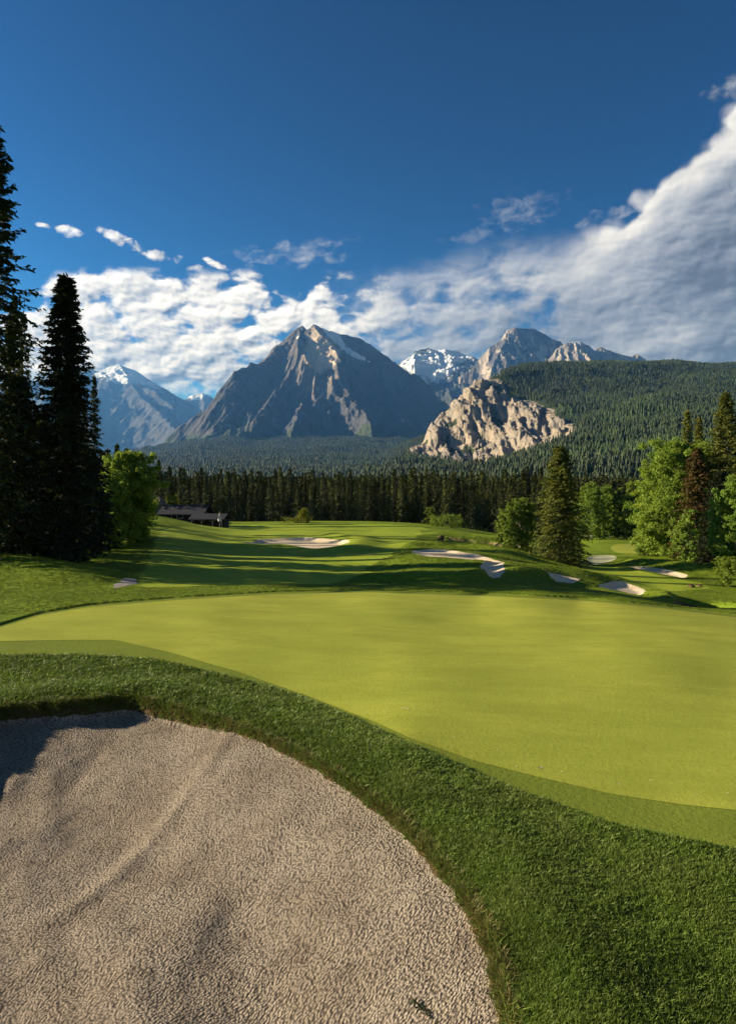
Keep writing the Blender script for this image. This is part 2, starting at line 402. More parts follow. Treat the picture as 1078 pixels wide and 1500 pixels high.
def ground(x, y):
    x = np.asarray(x, float); y = np.asarray(y, float)
    z = ground0(x, y)
    for pl, h, w in RIDGES:
        k = near(x, y, pl, w*4)
        if k.any():
            dd = seg_dist(x[k], y[k], pl); z[k] += h*np.exp(-(dd/w)**2)
    # the near bunker: a cut lip, then a shallow bowl
    s_ = sd_in(x, y, BIG, 4.0)
    jag = 0.07*fbm(x*2.2, y*2.2, 3, 21)
    z = z + np.where(s_ < 90, 0.16*np.exp(-((s_-0.5)/0.8)**2), 0)
    cut = 0.07 + 0.21*sstep(-1.8, -3.6, x)
    z = z - np.where(s_ < 0.3, cut*sstep(0.05, -0.12, s_ + jag) + 0.42*sstep(0.0, -2.4, s_), 0)
    ins = sstep(-0.2, -1.0, s_)
    z = z + ins*(0.085*fbm(x*0.8 + y*0.35, y*0.5 - x*0.2, 2, 31) + 0.022*fbm(x*2.2+1, y*2.2, 2, 33))
    for pl, h, w in SANDRIDGES: 
        k = near(x, y, pl, w*4)
        if k.any(): z[k] += h*np.exp(-(seg_dist(x[k], y[k], pl)/w)**2)
    for n, poly, dpt, lip in BPOLY:
        s_ = sd_in(x, y, poly, 3.0)
        z = z + np.where(s_ < 90, 0.4*dpt*np.exp(-((s_-0.4)/0.7)**2), 0) - np.where(s_ < 0.5, dpt*sstep(0.1, -lip, s_), 0)
    s_ = sd_in(x, y, CREEK, 3.0); z = z - np.where(s_ < 0.8, 0.8*sstep(0.5, -0.6, s_), 0)
    for poly in SCARS:
        s_ = sd_in(x, y, poly, 3.0); z = z - np.where(s_ < 0.4, 0.4*sstep(0.2, -0.5, s_), 0)
    # cut step between green and rough on its far side
    s_ = sd_in(x, y, COLLAR, 6.0)
    z = z + np.where(s_ < 90, 0.06*sstep(0.0, 0.10, s_)*(1-sstep(2, 5, s_)), 0)
    return z
SANDRIDGES = []
_l = line([(330,1085),(250,1150),(160,1215),(110,1245)]); SANDRIDGES.append((_l, 0.045, 0.16))
_l = line([(420,1180),(330,1260),(240,1330)]); SANDRIDGES.append((_l, 0.03, 0.3))
_l = line([(480,1215),(560,1260),(620,1330)]); SANDRIDGES.append((_l, 0.03, 0.25))

# ------------------------------------------------------------------ ground materials
def grass_mat(name, c1, c2, c3, scale, bstr, bdist, bscale, stripes=False):
    m, g, b = material(name)
    co = g.new('ShaderNodeNewGeometry').outputs['Position']
    n1 = g.noise(co, 0.35, 4, 0.6); n2 = g.noise(co, scale, 4, 0.65); n3 = g.noise(co, 0.06, 2, 0.5)
    c = g.mix(g.ss(n1, 0.35, 0.68), c1, c2)
    c = g.mix(g.m('MULTIPLY', g.ss(n2, 0.45, 0.75), 0.55), c, c3)
    c = g.mix(g.m('MULTIPLY', g.ss(n3, 0.4, 0.7), 0.3), c, c2)
    if stripes:
        sp = g.sep(co); sv = g.xyz(g.m('MULTIPLY', sp[0], 0.35), g.m('ADD', sp[1], g.m('MULTIPLY', sp[0], 0.10)), 0.0)
        st = g.m('ADD', g.m('MULTIPLY', g.noise(sv, 0.9, 4, 0.6), 0.7), g.m('MULTIPLY', g.noise(sv, 5.0, 3, 0.6), 0.3))
        c = g.mix(g.m('MULTIPLY', g.ss(st, 0.40, 0.62), 0.55), c, c3); c = g.mix(g.m('MULTIPLY', g.ss(g.noise(co, 160.0, 2, 0.7), 0.35, 0.7), 0.30), c, c3)
    if name == 'rough_grass':
        rim_ = g.ss(g.m('ADD', g.attr('edge').outputs['Fac'], g.m('MULTIPLY', g.m('SUBTRACT', n2, 0.5), 0.6)), 0.35, 0.6)
        c = g.mix(rim_, c, (0.085, 0.058, 0.028))
    g.put(b.inputs['Base Color'], c); b.inputs['Roughness'].default_value = 0.85
    b.inputs['Specular IOR Level'].default_value = 0.05
    h = g.m('ADD', g.noise(co, bscale, 3, 0.7), g.m('MULTIPLY', g.noise(co, bscale*0.22, 3, 0.6), 1.6))
    bump(g, b, h, bstr, bdist)
    return m
M_ROUGH = grass_mat('rough_grass', (0.125, 0.190, 0.016), (0.180, 0.240, 0.020), (0.070, 0.110, 0.010), 7.0, 0.9, 0.06, 16.0)
M_FAIR = grass_mat('fairway_grass', (0.215, 0.290, 0.026), (0.280, 0.335, 0.032), (0.160, 0.225, 0.020), 3.0, 0.6, 0.03, 14.0)
M_COLLAR = grass_mat('collar_grass', (0.150, 0.192, 0.026), (0.180, 0.220, 0.030), (0.095, 0.130, 0.016), 22.0, 0.7, 0.012, 60.0)
M_GREEN = grass_mat('putting_grass', (0.300, 0.335, 0.048), (0.365, 0.385, 0.058), (0.228, 0.262, 0.034), 14.0, 0.6, 0.008, 60.0, True)
def c_(g, v): return g.m("SUBTRACT", v, 0.5)
def sand_mat(name, c1, c2, dark, gscale, bs, bd):
    m, g, b = material(name)
    co = g.new('ShaderNodeNewGeometry').outputs['Position']
    x, y, z = g.sep(co)
    rx = g.m('ADD', g.m('MULTIPLY', x, 0.82), g.m('MULTIPLY', y, 0.57)); ry = g.m('SUBTRACT', g.m('MULTIPLY', y, 0.82), g.m('MULTIPLY', x, 0.57))
    wv = g.vm('ADD', g.xyz(g.m('MULTIPLY', rx, 0.70), ry, 0.0), g.vm('SCALE', g.xyz(c_(g, g.noise(co, 9.0, 2)), c_(g, g.noise(co, 8.0, 2)), 0.0), 0.022))
    n = g.noise(wv, gscale*0.9, 3, 0.6, 0.0)
    v = g.voronoi(wv, gscale)
    n0 = g.noise(co, 0.9, 4, 0.6); nd = g.noise(co, 2.7, 3, 0.6)
    c = g.mix(g.ss(n0, 0.35, 0.68), c1, c2)
    c = g.mix(g.m('MULTIPLY', g.ss(nd, 0.52, 0.75), 0.35), c, dark)
    c = g.mix(g.m('MULTIPLY', g.ss(v, 0.42, 0.75), 0.7), c, dark)  # shade in the pits between grains, painted into the colour
    g.put(b.inputs['Base Color'], c)
    h = g.m('ADD', g.m('MULTIPLY', n, 0.8), g.m('MULTIPLY', v, -1.0))
    bump(g, b, h, bs, bd)
    return m

M_SAND = sand_mat('bunker_sand', (0.268, 0.222, 0.168), (0.336, 0.287, 0.224), (0.060, 0.044, 0.030), 47.0, 1.0, 0.038)
M_SANDFAR = sand_mat('far_sand', (0.60, 0.49, 0.33), (0.68, 0.57, 0.40), (0.46, 0.36, 0.23), 9.0, 0.5, 0.03)
M_SANDPALE = sand_mat('pale_sand', (0.33, 0.34, 0.22), (0.38, 0.38, 0.26), (0.25, 0.27, 0.16), 9.0, 0.4, 0.02)
M_SOIL = sand_mat('bare_soil', (0.10, 0.065, 0.035), (0.14, 0.095, 0.05), (0.05, 0.032, 0.018), 9.0, 1.0, 0.06)
M_DRY = sand_mat('dry_bank', (0.24, 0.19, 0.08), (0.17, 0.16, 0.05), (0.10, 0.07, 0.03), 7.0, 1.0, 0.08)
M_PATH = sand_mat('path_gravel', (0.26, 0.24, 0.22), (0.33, 0.31, 0.28), (0.18, 0.16, 0.15), 9.0, 0.5, 0.02)

# ------------------------------------------------------------------ the ground sheet
a1 = np.linspace(-0.60, 0.60, 760)
aa = np.concatenate([-0.60 - np.linspace(2.54, 0.02, 46), a1, 0.60 + np.linspace(0.02, 2.54, 46)])
rr = np.concatenate([np.linspace(0.4, 4.4, 12), np.exp(np.linspace(math.log(4.6), math.log(135), 640)), np.exp(np.linspace(math.log(140), math.log(30000), 70))])
RR, AA = np.meshgrid(rr, aa, indexing='ij')
GX = RR*np.sin(AA); GY = RR*np.cos(AA)
GZ = ground(GX, GY)
GV = np.stack([GX.ravel(), GY.ravel(), GZ.ravel()], 1)
GF = grid_faces(len(rr), len(aa), True)
GF = GF[:, ::-1]
fan = np.stack([np.full(len(aa)-1, len(GV)), np.arange(1, len(aa)), np.arange(len(aa)-1)], 1)[:, ::-1]
V_ = np.concatenate([GV, [(0, 0, GZ[0].mean())]])
_e = sd_in(GX, GY, BIG, 3.0) + 0.07*fbm(GX*2.2, GY*2.2, 3, 21)
_e = np.concatenate([np.exp(-(_e/0.13)**2).ravel(), [0]])
me = mesh_np('ground', V_, [GF, fan], M_ROUGH, attrs={'edge': _e})
tag(link('ground', me), 'rough grass of the golf course running out to the valley floor', 'ground', kind='structure')

def patch(name, poly, mat, lift, label, cat, pad=1.5, wob=0.0, wsc=2.0, sd=None):
    """cut the piece of the ground sheet inside the outline and lay it a few mm above"""
    s_ = sd_in(GX, GY, poly, pad).ravel() if sd is None else sd.ravel()
    if wob: s_ = s_ + wob*fbm(GV[:, 0]*wsc, GV[:, 1]*wsc, 3, 77)
    fs = s_[GF]; nin = (fs < 0).sum(1)
    V = [GV + np.array([0, 0, lift])]; F3 = [GF[nin == 3]]; F4 = []
    base = len(GV)
    for kk in (1, 2):
        f = GF[nin == kk]
        if not len(f): continue
        ins = s_[f] < 0
        odd = ins if kk == 1 else ~ins
        j = np.argmax(odd, 1); r = np.arange(len(f))
        a = f[r, j]; b = f[r, (j+1) % 3]; c = f[r, (j+2) % 3]
        tb = s_[a]/(s_[a]-s_[b]); tc = s_[a]/(s_[a]-s_[c])
        pb = GV[a] + (GV[b]-GV[a])*tb[:, None] + [0, 0, lift]; pc = GV[a] + (GV[c]-GV[a])*tc[:, None] + [0, 0, lift]
        ib = base + np.arange(len(f)); ic = ib + len(f); base += 2*len(f)
        V += [pb, pc]
        if kk == 1: F3.append(np.stack([a, ib, ic], 1))
        else: F4.append(np.stack([ib, b, c, ic], 1))
    V = np.concatenate(V); F3 = np.concatenate(F3); F4 = np.concatenate(F4) if F4 else np.zeros((0, 4), int)
    used = np.unique(np.concatenate([F3.ravel(), F4.ravel()])); mp = np.full(len(V), -1); mp[used] = np.arange(len(used))
    me = mesh_np(name, V[used], [mp[F3], mp[F4]], mat)
    o = link(name, me); tag(o, label, cat, kind='structure'); return o

FAIR = ground_poly([(196,858),(206,840),(222,800),(240,775),(300,768),(400,766.5),(560,768),(625,772),(600,800),(560,818),(530,835),(560,845),(480,858),(330,858),(215,862)])
patch('fairway', FAIR, M_FAIR, 0.005, 'striped lit fairway rolling away beyond the putting green', 'fairway', wob=1.2, wsc=0.2)
FAIR2 = ground_poly([(846,832),(880,829),(915,833),(950,841),(1000,850),(1034,856),(1040,861),(1005,866),(950,866),(905,852),(870,842)])
patch('fairway', FAIR2, M_FAIR, 0.005, 'lower fairway of the neighbouring hole beside the tall trees', 'fairway', wob=0.3, wsc=0.6)
FARG = ground_poly([(893,801),(905,797),(930,797),(948,801),(950,807),(935,812),(912,812),(896,807)])
patch('putting_green', FARG, M_GREEN, 0.009, 'small yellow-green putting green far off before the aspens', 'putting green')
patch('green_collar', COLLAR, M_COLLAR, 0.006, 'mown collar strip around the near putting green', 'collar')
patch('putting_green', GREEN, M_GREEN, 0.012, 'large smooth putting green beside the near bunker', 'putting green')
patch('sand_bunker', BIG, M_SAND, 0.006, 'large pitted sand bunker with a grass lip, closest to the camera', 'bunker', sd=(sd_in(GX, GY, BIG, 2.0) + 0.07*fbm(GX*2.2, GY*2.2, 3, 21) + 0.07))
BL = {'fairway': 'long bright sand bunker in the shadow-striped fairway', 'upper mound': 'upper sand bunker cut along the grassy mound',
      'lower mound': 'small shaded sand bunker low on the grassy mound', 'hollow': 'sand bunker below the lone spruce in the mound side',
      'low sand': 'bright sand bunker where the mound runs out by the creek', 'far hole': 'narrow sand bunker on the lower fairway below the trees',
      'pale flat': 'pale flat sand patch behind the lone spruce'}
for n, poly, dpt, lip in BPOLY:
    patch('sand_bunker', poly, M_SANDPALE if n == 'pale flat' else M_SANDFAR, 0.008, BL[n], 'bunker', wob=0.12, wsc=1.2)
patch('creek_bed', CREEK, M_SOIL, 0.007, 'dark eroded creek bed at the edge of the near rough', 'creek bed', wob=0.25, wsc=0.8)
patch('bare_bank', SCARS[0], M_SOIL, 0.007, 'short dark soil scar above the mound bunkers', 'bank', wob=0.2)
patch('bare_bank', SCARS[1], M_DRY, 0.007, 'long dry brown bank above the mound bunkers', 'bank', wob=0.35, wsc=0.7)
PATHP = ground_poly([(160,859),(172,855),(186,850),(198,851),(200,855),(184,860),(168,863)])
patch('path', PATHP, M_PATH, 0.008, 'bit of pale gravel path showing in the shade by the spruces', 'path', wob=0.5, wsc=0.7)

# ------------------------------------------------------------------ mountains
def to_xyz(pts):
    p = np.array(pts, float); return np.stack([(p[:, 0]-CX)/F*p[:, 2], p[:, 2], (HY-p[:, 1])/F*p[:, 2]], 1)
def tent(x, y, ridges, warp=None):
    """highest of many ridge lines, each falling off on both sides (slope on the left of its direction, on the right)"""
    z = np.full(x.shape, -1e9)
    for pts, sl, sr in ridges:
        R = pts if isinstance(pts, np.ndarray) else to_xyz(pts)
        for si, (a, b) in enumerate(zip(R[:-1], R[1:])):
            ex, ey = b[0]-a[0], b[1]-a[1]; L2 = ex*ex+ey*ey+1e-9
            wx, wy = x-a[0], y-a[1]; t = np.clip((wx*ex+wy*ey)/L2, 0, 1)
            dd = np.hypot(wx-ex*t, wy-ey*t); side = (ex*wy - ey*wx) > 0
            h = a[2] + (b[2]-a[2])*t
            k = np.where(side, sl, sr[1] if isinstance(sr, tuple) and sr[2] <= si < sr[3] else (sr[0] if isinstance(sr, tuple) else sr))
            z = np.maximum(z, h - k*dd)
    return z

def auto_spurs(ridges, seed, step, length, k, frac=0.62, jit=0.5, facing=True, skip=None):
    """side ribs leaving the ridge lines, so that the flanks break into ribs and gullies"""
    rs_ = np.random.RandomState(seed); out = []
    for pts, sl, sr in ridges:
        R = to_xyz(pts); sr = sr[0] if isinstance(sr, tuple) else sr
        for a, b in zip(R[:-1], R[1:]):
            L = np.hypot(*(b-a)[:2]); n = max(1, int(round(L/step + rs_.rand()-0.5)))
            e = (b-a)[:2]/(L+1e-9)
            for i in range(n):
                p = a + (b-a)*(i+rs_.rand())/n
                if skip is not None and skip(CX+F*p[0]/p[1], HY-F*p[2]/p[1]): continue
                for side, sk in ((1, sl), (-1, sr)):
                    nrm = np.array([-e[1], e[0]])*side
                    if facing and nrm[1] > 0.35: continue
                    an = rs_.randn()*jit; dirv = np.array([nrm[0]*math.cos(an)-nrm[1]*math.sin(an), nrm[0]*math.sin(an)+nrm[1]*math.cos(an)])
                    ll = length*(0.4+rs_.rand()); m_ = 5; P_ = [p*1.0 - [0, 0, 0.02*ll]]; h = p[2]-0.02*ll; q = p[:2].copy()
                    for j in range(m_):
                        dirv = unit2(dirv + rs_.randn(2)*0.18); q = q + dirv*ll/m_; h -= ll/m_*sk*frac*(0.75+0.5*rs_.rand()); P_.append(np.array([q[0], q[1], h]))
                    out.append((np.array(P_), k*(0.8+0.4*rs_.rand()), k*(0.8+0.4*rs_.rand())))
    return out
def unit2(v): return v/np.hypot(*v)
def rock_mat(name, low, mid, high, snow_col=(0.75, 0.78, 0.82), strata=(0.0, 0.0, 1.0), sfreq=0.012, bstr=1.0, bdist=30, nsc=0.004, green=(0.055, 0.075, 0.03), talus=(0.20, 0.19, 0.17)):
    m, g, b = material(name)
    co = g.new('ShaderNodeNewGeometry').outputs['Position']
    n1 = g.noise(co, nsc, 6, 0.65); n2 = g.noise(co, nsc*5, 6, 0.65); 
    st = g.m('ADD', g.vm('DOT_PRODUCT', co, strata), g.m('MULTIPLY', n1, 1.2/sfreq*0.15))
    band = g.noise(g.xyz(0.0, 0.0, g.m('MULTIPLY', st, sfreq)), 1.0, 6, 0.7)
    a_h = g.attr('tone').outputs['Fac']
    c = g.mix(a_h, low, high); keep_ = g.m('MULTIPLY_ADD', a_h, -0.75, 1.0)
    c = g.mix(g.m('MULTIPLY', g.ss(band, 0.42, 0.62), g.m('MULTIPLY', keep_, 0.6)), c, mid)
    c = g.mix(g.m('MULTIPLY', g.ss(n2, 0.42, 0.7), g.m('MULTIPLY', keep_, 0.45)), c, mid)
    c = g.mix(g.ss(g.m('ADD', g.attr('talus').outputs['Fac'], g.m('MULTIPLY', c_(g, n2), 0.8)), 0.4, 0.65), c, talus)
    c = g.mix(g.ss(g.m('ADD', g.attr('green').outputs['Fac'], g.m('MULTIPLY', c_(g, n2), 1.1)), 0.38, 0.62), c, green)
    n4 = g.noise(co, nsc*14, 5, 0.7)
    c = g.mix(g.m('MULTIPLY', g.ss(n4, 0.45, 0.65), g.m('MULTIPLY', keep_, 0.5)), c, low)
    c = g.mix(g.ss(g.m('ADD', g.attr('snow').outputs['Fac'], g.m('ADD', g.m('MULTIPLY', c_(g, n2), 1.1), g.m('MULTIPLY', c_(g, n4), 1.2))), 0.45, 0.58), c, snow_col)
    g.put(b.inputs['Base Color'], c)
    h = g.m('ADD', g.m('ADD', g.m('MULTIPLY', n2, 1.0), g.m('MULTIPLY', band, 0.5)), g.m('MULTIPLY', n4, 0.35))
    bump(g, b, h, bstr, bdist)
    return m

def worley(x, y, seed):
    """nearest-cell noise: distance, and three random numbers of the nearest cell, and the offset to its centre"""
    xi = np.floor(x).astype(np.int64); yi = np.floor(y).astype(np.int64); best = np.full(x.shape, 9e9); out = [np.zeros(x.shape) for _ in range(5)]
    def hsh(a, b, k):
        h = (a*374761393 + b*668265263 + (seed*31+k)*1442695041) & 0xFFFFFFFF; h = ((h ^ (h >> 13))*1274126177) & 0xFFFFFFFF
        return ((h ^ (h >> 16)) & 0xFFFF)/65536.0
    for i in (-1, 0, 1):
        for j in (-1, 0, 1):
            a = xi+i; b = yi+j; ox = x-a-hsh(a, b, 1); oy = y-b-hsh(a, b, 2); d_ = ox*ox+oy*oy; k = d_ < best
            best = np.where(k, d_, best)
            for q, v in enumerate((hsh(a, b, 3), hsh(a, b, 4), hsh(a, b, 5), ox, oy)): out[q] = np.where(k, v, out[q])
    return np.sqrt(best), out
def blocks(x, y, seed):
    d_, (r1, r2, r3, ox, oy) = worley(x, y, seed)
    return (r1-0.5) + 1.3*((r2-0.5)*ox + (r3-0.5)*oy)
def mountain(name, ridges, foot, x0, x1, y0, y1, nx, ny, mat, label, tone, cat='mountain', noise=(700, 160, 1), rough=1.0, base=-40, paint=None, spurs=None, crest=(10, 260, 16), radial=None, calm=None):
    """relief from ridge lines; x0..x1 are picture columns at the mean distance"""
    ys = np.linspace(y0, y1, ny); us = (np.linspace(x0, x1, nx)-CX)/F
    Y, U = np.meshgrid(ys, us, indexing='ij'); X = U*Y
    sc, amp, seed = noise
    wx = X + sc*0.06*fbm(X/sc*1.5, Y/sc*1.5, 3, seed+50); wy = Y + sc*0.06*fbm(X/sc*1.5+9, Y/sc*1.5, 3, seed+60)
    Z = tent(wx, wy, ridges + (auto_spurs(ridges, seed, *spurs) if spurs else []))
    Z = np.maximum(Z, base)
    # gullies and ribs grow with the depth below the crest
    r = ridged(X/sc, Y/sc, 6, seed, 0.52) - 0.5
    f2 = fbm(X/(sc*0.18), Y/(sc*0.18), 4, seed+5)
    lift = sstep(0, 500, Z-base)*(0.12 + 0.88*sstep(crest[0], crest[1], seg_dist(X, Y, to_xyz(ridges[0][0])[:, :2])))
    if calm is not None: rough = rough*calm(CX + F*X/Y, HY - F*Z/Y)
    if radial is not None:      # gullies running down from the summit
        (sx, sy, sz), ra, fr = to_xyz([radial[0]])[0], radial[1], radial[2]
        th_ = np.arctan2(X-sx, sy-Y); rd = np.hypot(X-sx, Y-sy); w_ = 0.10*fbm(X/500, Y/500, 3, seed+71)
        rib = ridged((th_+w_)*fr, rd/1500, 5, seed+70, 0.55) - 0.5
        Z = Z + lift*rough*rib*np.minimum(rd*0.16, ra)
    Z = Z + lift*(amp*r + amp*0.30*f2)*rough
    Z = Z + lift*0 + crest[2]*fbm(X/(sc*0.13), Y/(sc*0.13), 3, seed+9)*sstep(0, 200, Z-base)
    if foot is not None: Z = np.maximum(Z, foot(X, Y)) if callable(foot) else Z
    V = np.stack([X.ravel(), Y.ravel(), Z.ravel()], 1)
    gy_, gx_ = np.gradient(Z); dX = np.gradient(X, axis=1); slope = np.hypot(gx_/dX, gy_/(ys[1]-ys[0]))
    PX = CX + F*X/Y; PY = HY - F*Z/Y
    at = paint(X, Y, Z, slope, PX, PY) if paint else {}
    for k in ('tone', 'snow', 'green', 'talus'): at.setdefault(k, np.zeros_like(Z))
    me = mesh_np(name, V, [grid_faces(ny, nx)], mat, attrs={k: v.ravel() for k, v in at.items()})
    o = link(name, me); tag(o, label, cat, kind='structure'); return o, (X, Y, Z)

def gauss(px, py, x, y, rx, ry, rot=0):
    c, s = math.cos(rot), math.sin(rot); u = ((px-x)*c + (py-y)*s)/rx; v = (-(px-x)*s + (py-y)*c)/ry
    return np.exp(-(u*u+v*v))

# the great central peak: a sharp summit, a prow painted sunlit and a long slab of dip slope on its far side
RUND = [
 ([(250,662,5200),(270,640,5600),(300,618,6000),(320,600,6150),(350,577,6300),(380,553,6400),(400,538,6450),(418,519,6490),(431,500,6510),(434,480,6540),(442,477,6550),(449,492,6540),(455,483,6500),(460,474,6480),(478,483,6520),(505,490,6600),(530,496,6650),(545,506,6680),(570,524,6700),(592,541,6750),(615,566,6800),(640,592,6850),(690,640,6900),(760,690,7000)], 1.15, (1.05, 3.0, 10, 14)),
 ([(460,475,6480),(470,489,6360),(484,504,6230),(492,515,6120),(489,528,6010),(494,548,5800),(512,580,5500),(535,615,5100),(550,650,4600)], 1.5, 0.95),
 ([(433,490,6520),(436,520,6280),(424,553,5900),(398,590,5400),(360,632,4800),(330,655,4400)], 0.85, 0.95),
 ([(459,536,6050),(452,566,5750),(440,604,5300),(425,645,4700)], 0.9, 1.0),
 ([(400,538,6450),(380,570,6100),(345,605,5600),(300,645,5000)], 0.8, 0.9),
 ([(545,506,6680),(560,548,6250),(582,595,5700),(592,640,5000)], 0.8, 0.8),
 ([(592,541,6750),(612,590,6200),(630,640,5500)], 0.8, 0.8),
]
def foothill_z(X, Y):
    u = X/Y*F + CX
    top = 7*fbm(u/46, Y/900, 3, 23) + np.interp(u, [-900, 60, 130, 215, 300, 420, 560, 660, 800, 1400], [700, 694, 680, 657, 643, 640, 641, 650, 668, 690])
    t = sstep(900, 5000, Y)
    py = 716 - (716 - top)*np.clip((Y-900)/4000, 0, 1)**0.8
    return (HY-py)/F*Y - 60*sstep(1300, 700, Y) + (8 + 14*t)*fbm(X/420, Y/420, 4, 19)
def foot_rund(X, Y): return foothill_z(X, Y) - 25
def paint_rund(X, Y, Z, slope, PX, PY):
    hh = sstep(250, 1300, Z)
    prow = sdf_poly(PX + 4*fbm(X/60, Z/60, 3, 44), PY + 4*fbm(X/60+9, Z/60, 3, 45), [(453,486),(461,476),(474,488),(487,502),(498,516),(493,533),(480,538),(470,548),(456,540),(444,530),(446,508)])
    tone = 0.08 + 0.12*sstep(650, 1250, Z) + 1.0*sstep(4, -5, prow)*(Y < 6600) + 0.25*gauss(PX, PY, 465, 560, 30, 26)  # prow outline brightens the rock colour as sunlight would
    snow = 1.05*gauss(PX, PY, 490, 493, 24, 6.5, 0.70) + 0.95*gauss(PX, PY, 521, 520, 24, 4, 0.48) + 0.4*gauss(PX, PY, 505, 489, 24, 3, 0.3) + 0.5*gauss(PX, PY, 434, 494, 5, 5)
    snow = snow*(Y > 6250)*(0.62 + 0.75*ridged((PX-PY*0.4)/7, (PY+PX*0.8)/40, 3, 66))
    fade = 0.35*fbm(X/300, Y/300, 3, 8)
    green = sstep(620, 330, Z + 420*fade) + 0.5*gauss(PX, PY, 345, 612, 80, 30, -0.45)*sstep(-0.1, 0.4, fbm(X/220, Y/500, 3, 4))
    talus = 0.7*gauss(PX, PY, 400, 625, 90, 26, -0.4)*sstep(0.0, 0.4, fbm(X/160, Y/700, 3, 14)) + 0.25*gauss(PX, PY, 455, 560, 60, 40)
    return dict(tone=np.clip(tone, 0, 1), snow=snow, green=green, talus=talus)
M_RUND = rock_mat('shade_darkened_limestone', (0.024, 0.031, 0.043), (0.072, 0.080, 0.090), (0.62, 0.48, 0.33), strata=(-0.45, -0.25, 0.86), sfreq=0.010, bstr=0.8, bdist=40, nsc=0.0035, green=(0.045, 0.062, 0.028), talus=(0.085, 0.098, 0.100))  # base colour darkened for cloud shade on the flanks, high colour for sunlit prow
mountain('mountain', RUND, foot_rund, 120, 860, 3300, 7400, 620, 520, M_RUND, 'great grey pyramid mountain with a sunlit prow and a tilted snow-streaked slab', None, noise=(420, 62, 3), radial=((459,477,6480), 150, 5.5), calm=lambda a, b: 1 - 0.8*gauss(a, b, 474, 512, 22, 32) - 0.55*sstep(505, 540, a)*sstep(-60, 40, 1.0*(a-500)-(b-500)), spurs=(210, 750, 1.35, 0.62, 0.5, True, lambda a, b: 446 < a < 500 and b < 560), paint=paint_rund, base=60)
yf = np.exp(np.linspace(math.log(700), math.log(6800), 260)); uf = (np.linspace(-900, 1100, 420)-CX)/F
FY, FU = np.meshgrid(yf, uf, indexing='ij'); FX = FU*FY
FZ = foothill_z(FX, FY) - 300*sstep(5200, 6800, FY)
m, g, b = material('forest_floor')
co = g.new('ShaderNodeNewGeometry').outputs['Position']
n1 = g.noise(co, 0.004, 5, 0.6); n2 = g.noise(co, 0.06, 4, 0.7)
g.put(b.inputs['Base Color'], g.mix(g.m('MULTIPLY', n1, n2), (0.020, 0.030, 0.012), (0.055, 0.070, 0.030))); bump(g, b, n2, 1.0, 8.0)
M_FLOOR = m
me = mesh_np('foothills', np.stack([FX.ravel(), FY.ravel(), FZ.ravel()], 1), [grid_faces(260, 420)], M_FLOOR)
tag(link('foothills', me), 'long forested apron rising to the foot of the great mountain', 'foothills', kind='structure')

# far range in the haze
FARL = [
 ([(-250,600,12500),(-60,575,12500),(40,560,12600),(110,544,12700),(135,540,12800),(150,548,12800),(160,537,12700),(178,535,12700),(196,541,12800),(225,560,12900),(250,575,13000),(268,584,13100),(292,598,13300),(320,620,13400),(420,690,13600)], 0.75, 0.72),
 ([(178,535,12700),(190,560,12100),(215,590,11300),(248,622,10200),(270,650,9000)], 0.55, 1.0),
 ([(135,540,12800),(120,580,12000),(140,640,10000)], 0.7, 0.7),
 ([(40,560,12600),(60,610,11500),(80,660,9500)], 0.7, 0.7),
]
def paint_far(X, Y, Z, slope, PX, PY):
    sn = 0.8*gauss(PX, PY, 172, 548, 24, 13, 0.5) + 0.4*sstep(1700, 2250, Z) + 0.15*sstep(0.0, 0.4, fbm(X/900+Z/300, Z/200, 3, 41))*sstep(1000, 1900, Z)
    sn += 0.45*gauss(PX, PY, 205, 556, 60, 8, 0.45)
    return dict(tone=0.3+0*Z, snow=sn, green=sstep(700, 200, Z), talus=0*Z)
M_FARL = rock_mat('far_rock', (0.045, 0.048, 0.055), (0.07, 0.07, 0.072), (0.11, 0.105, 0.10), strata=(0.4, 0, 0.9), sfreq=0.006, bstr=0.8, bdist=70, nsc=0.002)
mountain('mountain', FARL, None, -260, 420, 8600, 14200, 420, 300, M_FARL, 'hazy blue range with a snowy summit seen beside the tall spruces', None, noise=(900, 150, 11), spurs=(420, 1500, 1.1), paint=paint_far, base=-60)
SMALL = [([(240,640,14800),(272,584,15000),(284,578,15000),(297,576,15100),(308,580,15100),(320,588,15200),(345,600,15300),(400,650,15400)], 0.8, 0.8), ([(297,576,15100),(300,610,14000)], 0.8, 0.9)]
def paint_small(X, Y, Z, slope, PX, PY):
    return dict(tone=0.3+0*Z, snow=0.5*sstep(1900, 2150, Z) + 0.7*gauss(PX, PY, 288, 582, 8, 6), green=0*Z, talus=0*Z)
mountain('mountain', SMALL, None, 225, 420, 13000, 16000, 150, 140, M_FARL, 'small distant snow-flecked peak in the gap beside the great mountain', None, noise=(900, 160, 15), paint=paint_small, base=-60)
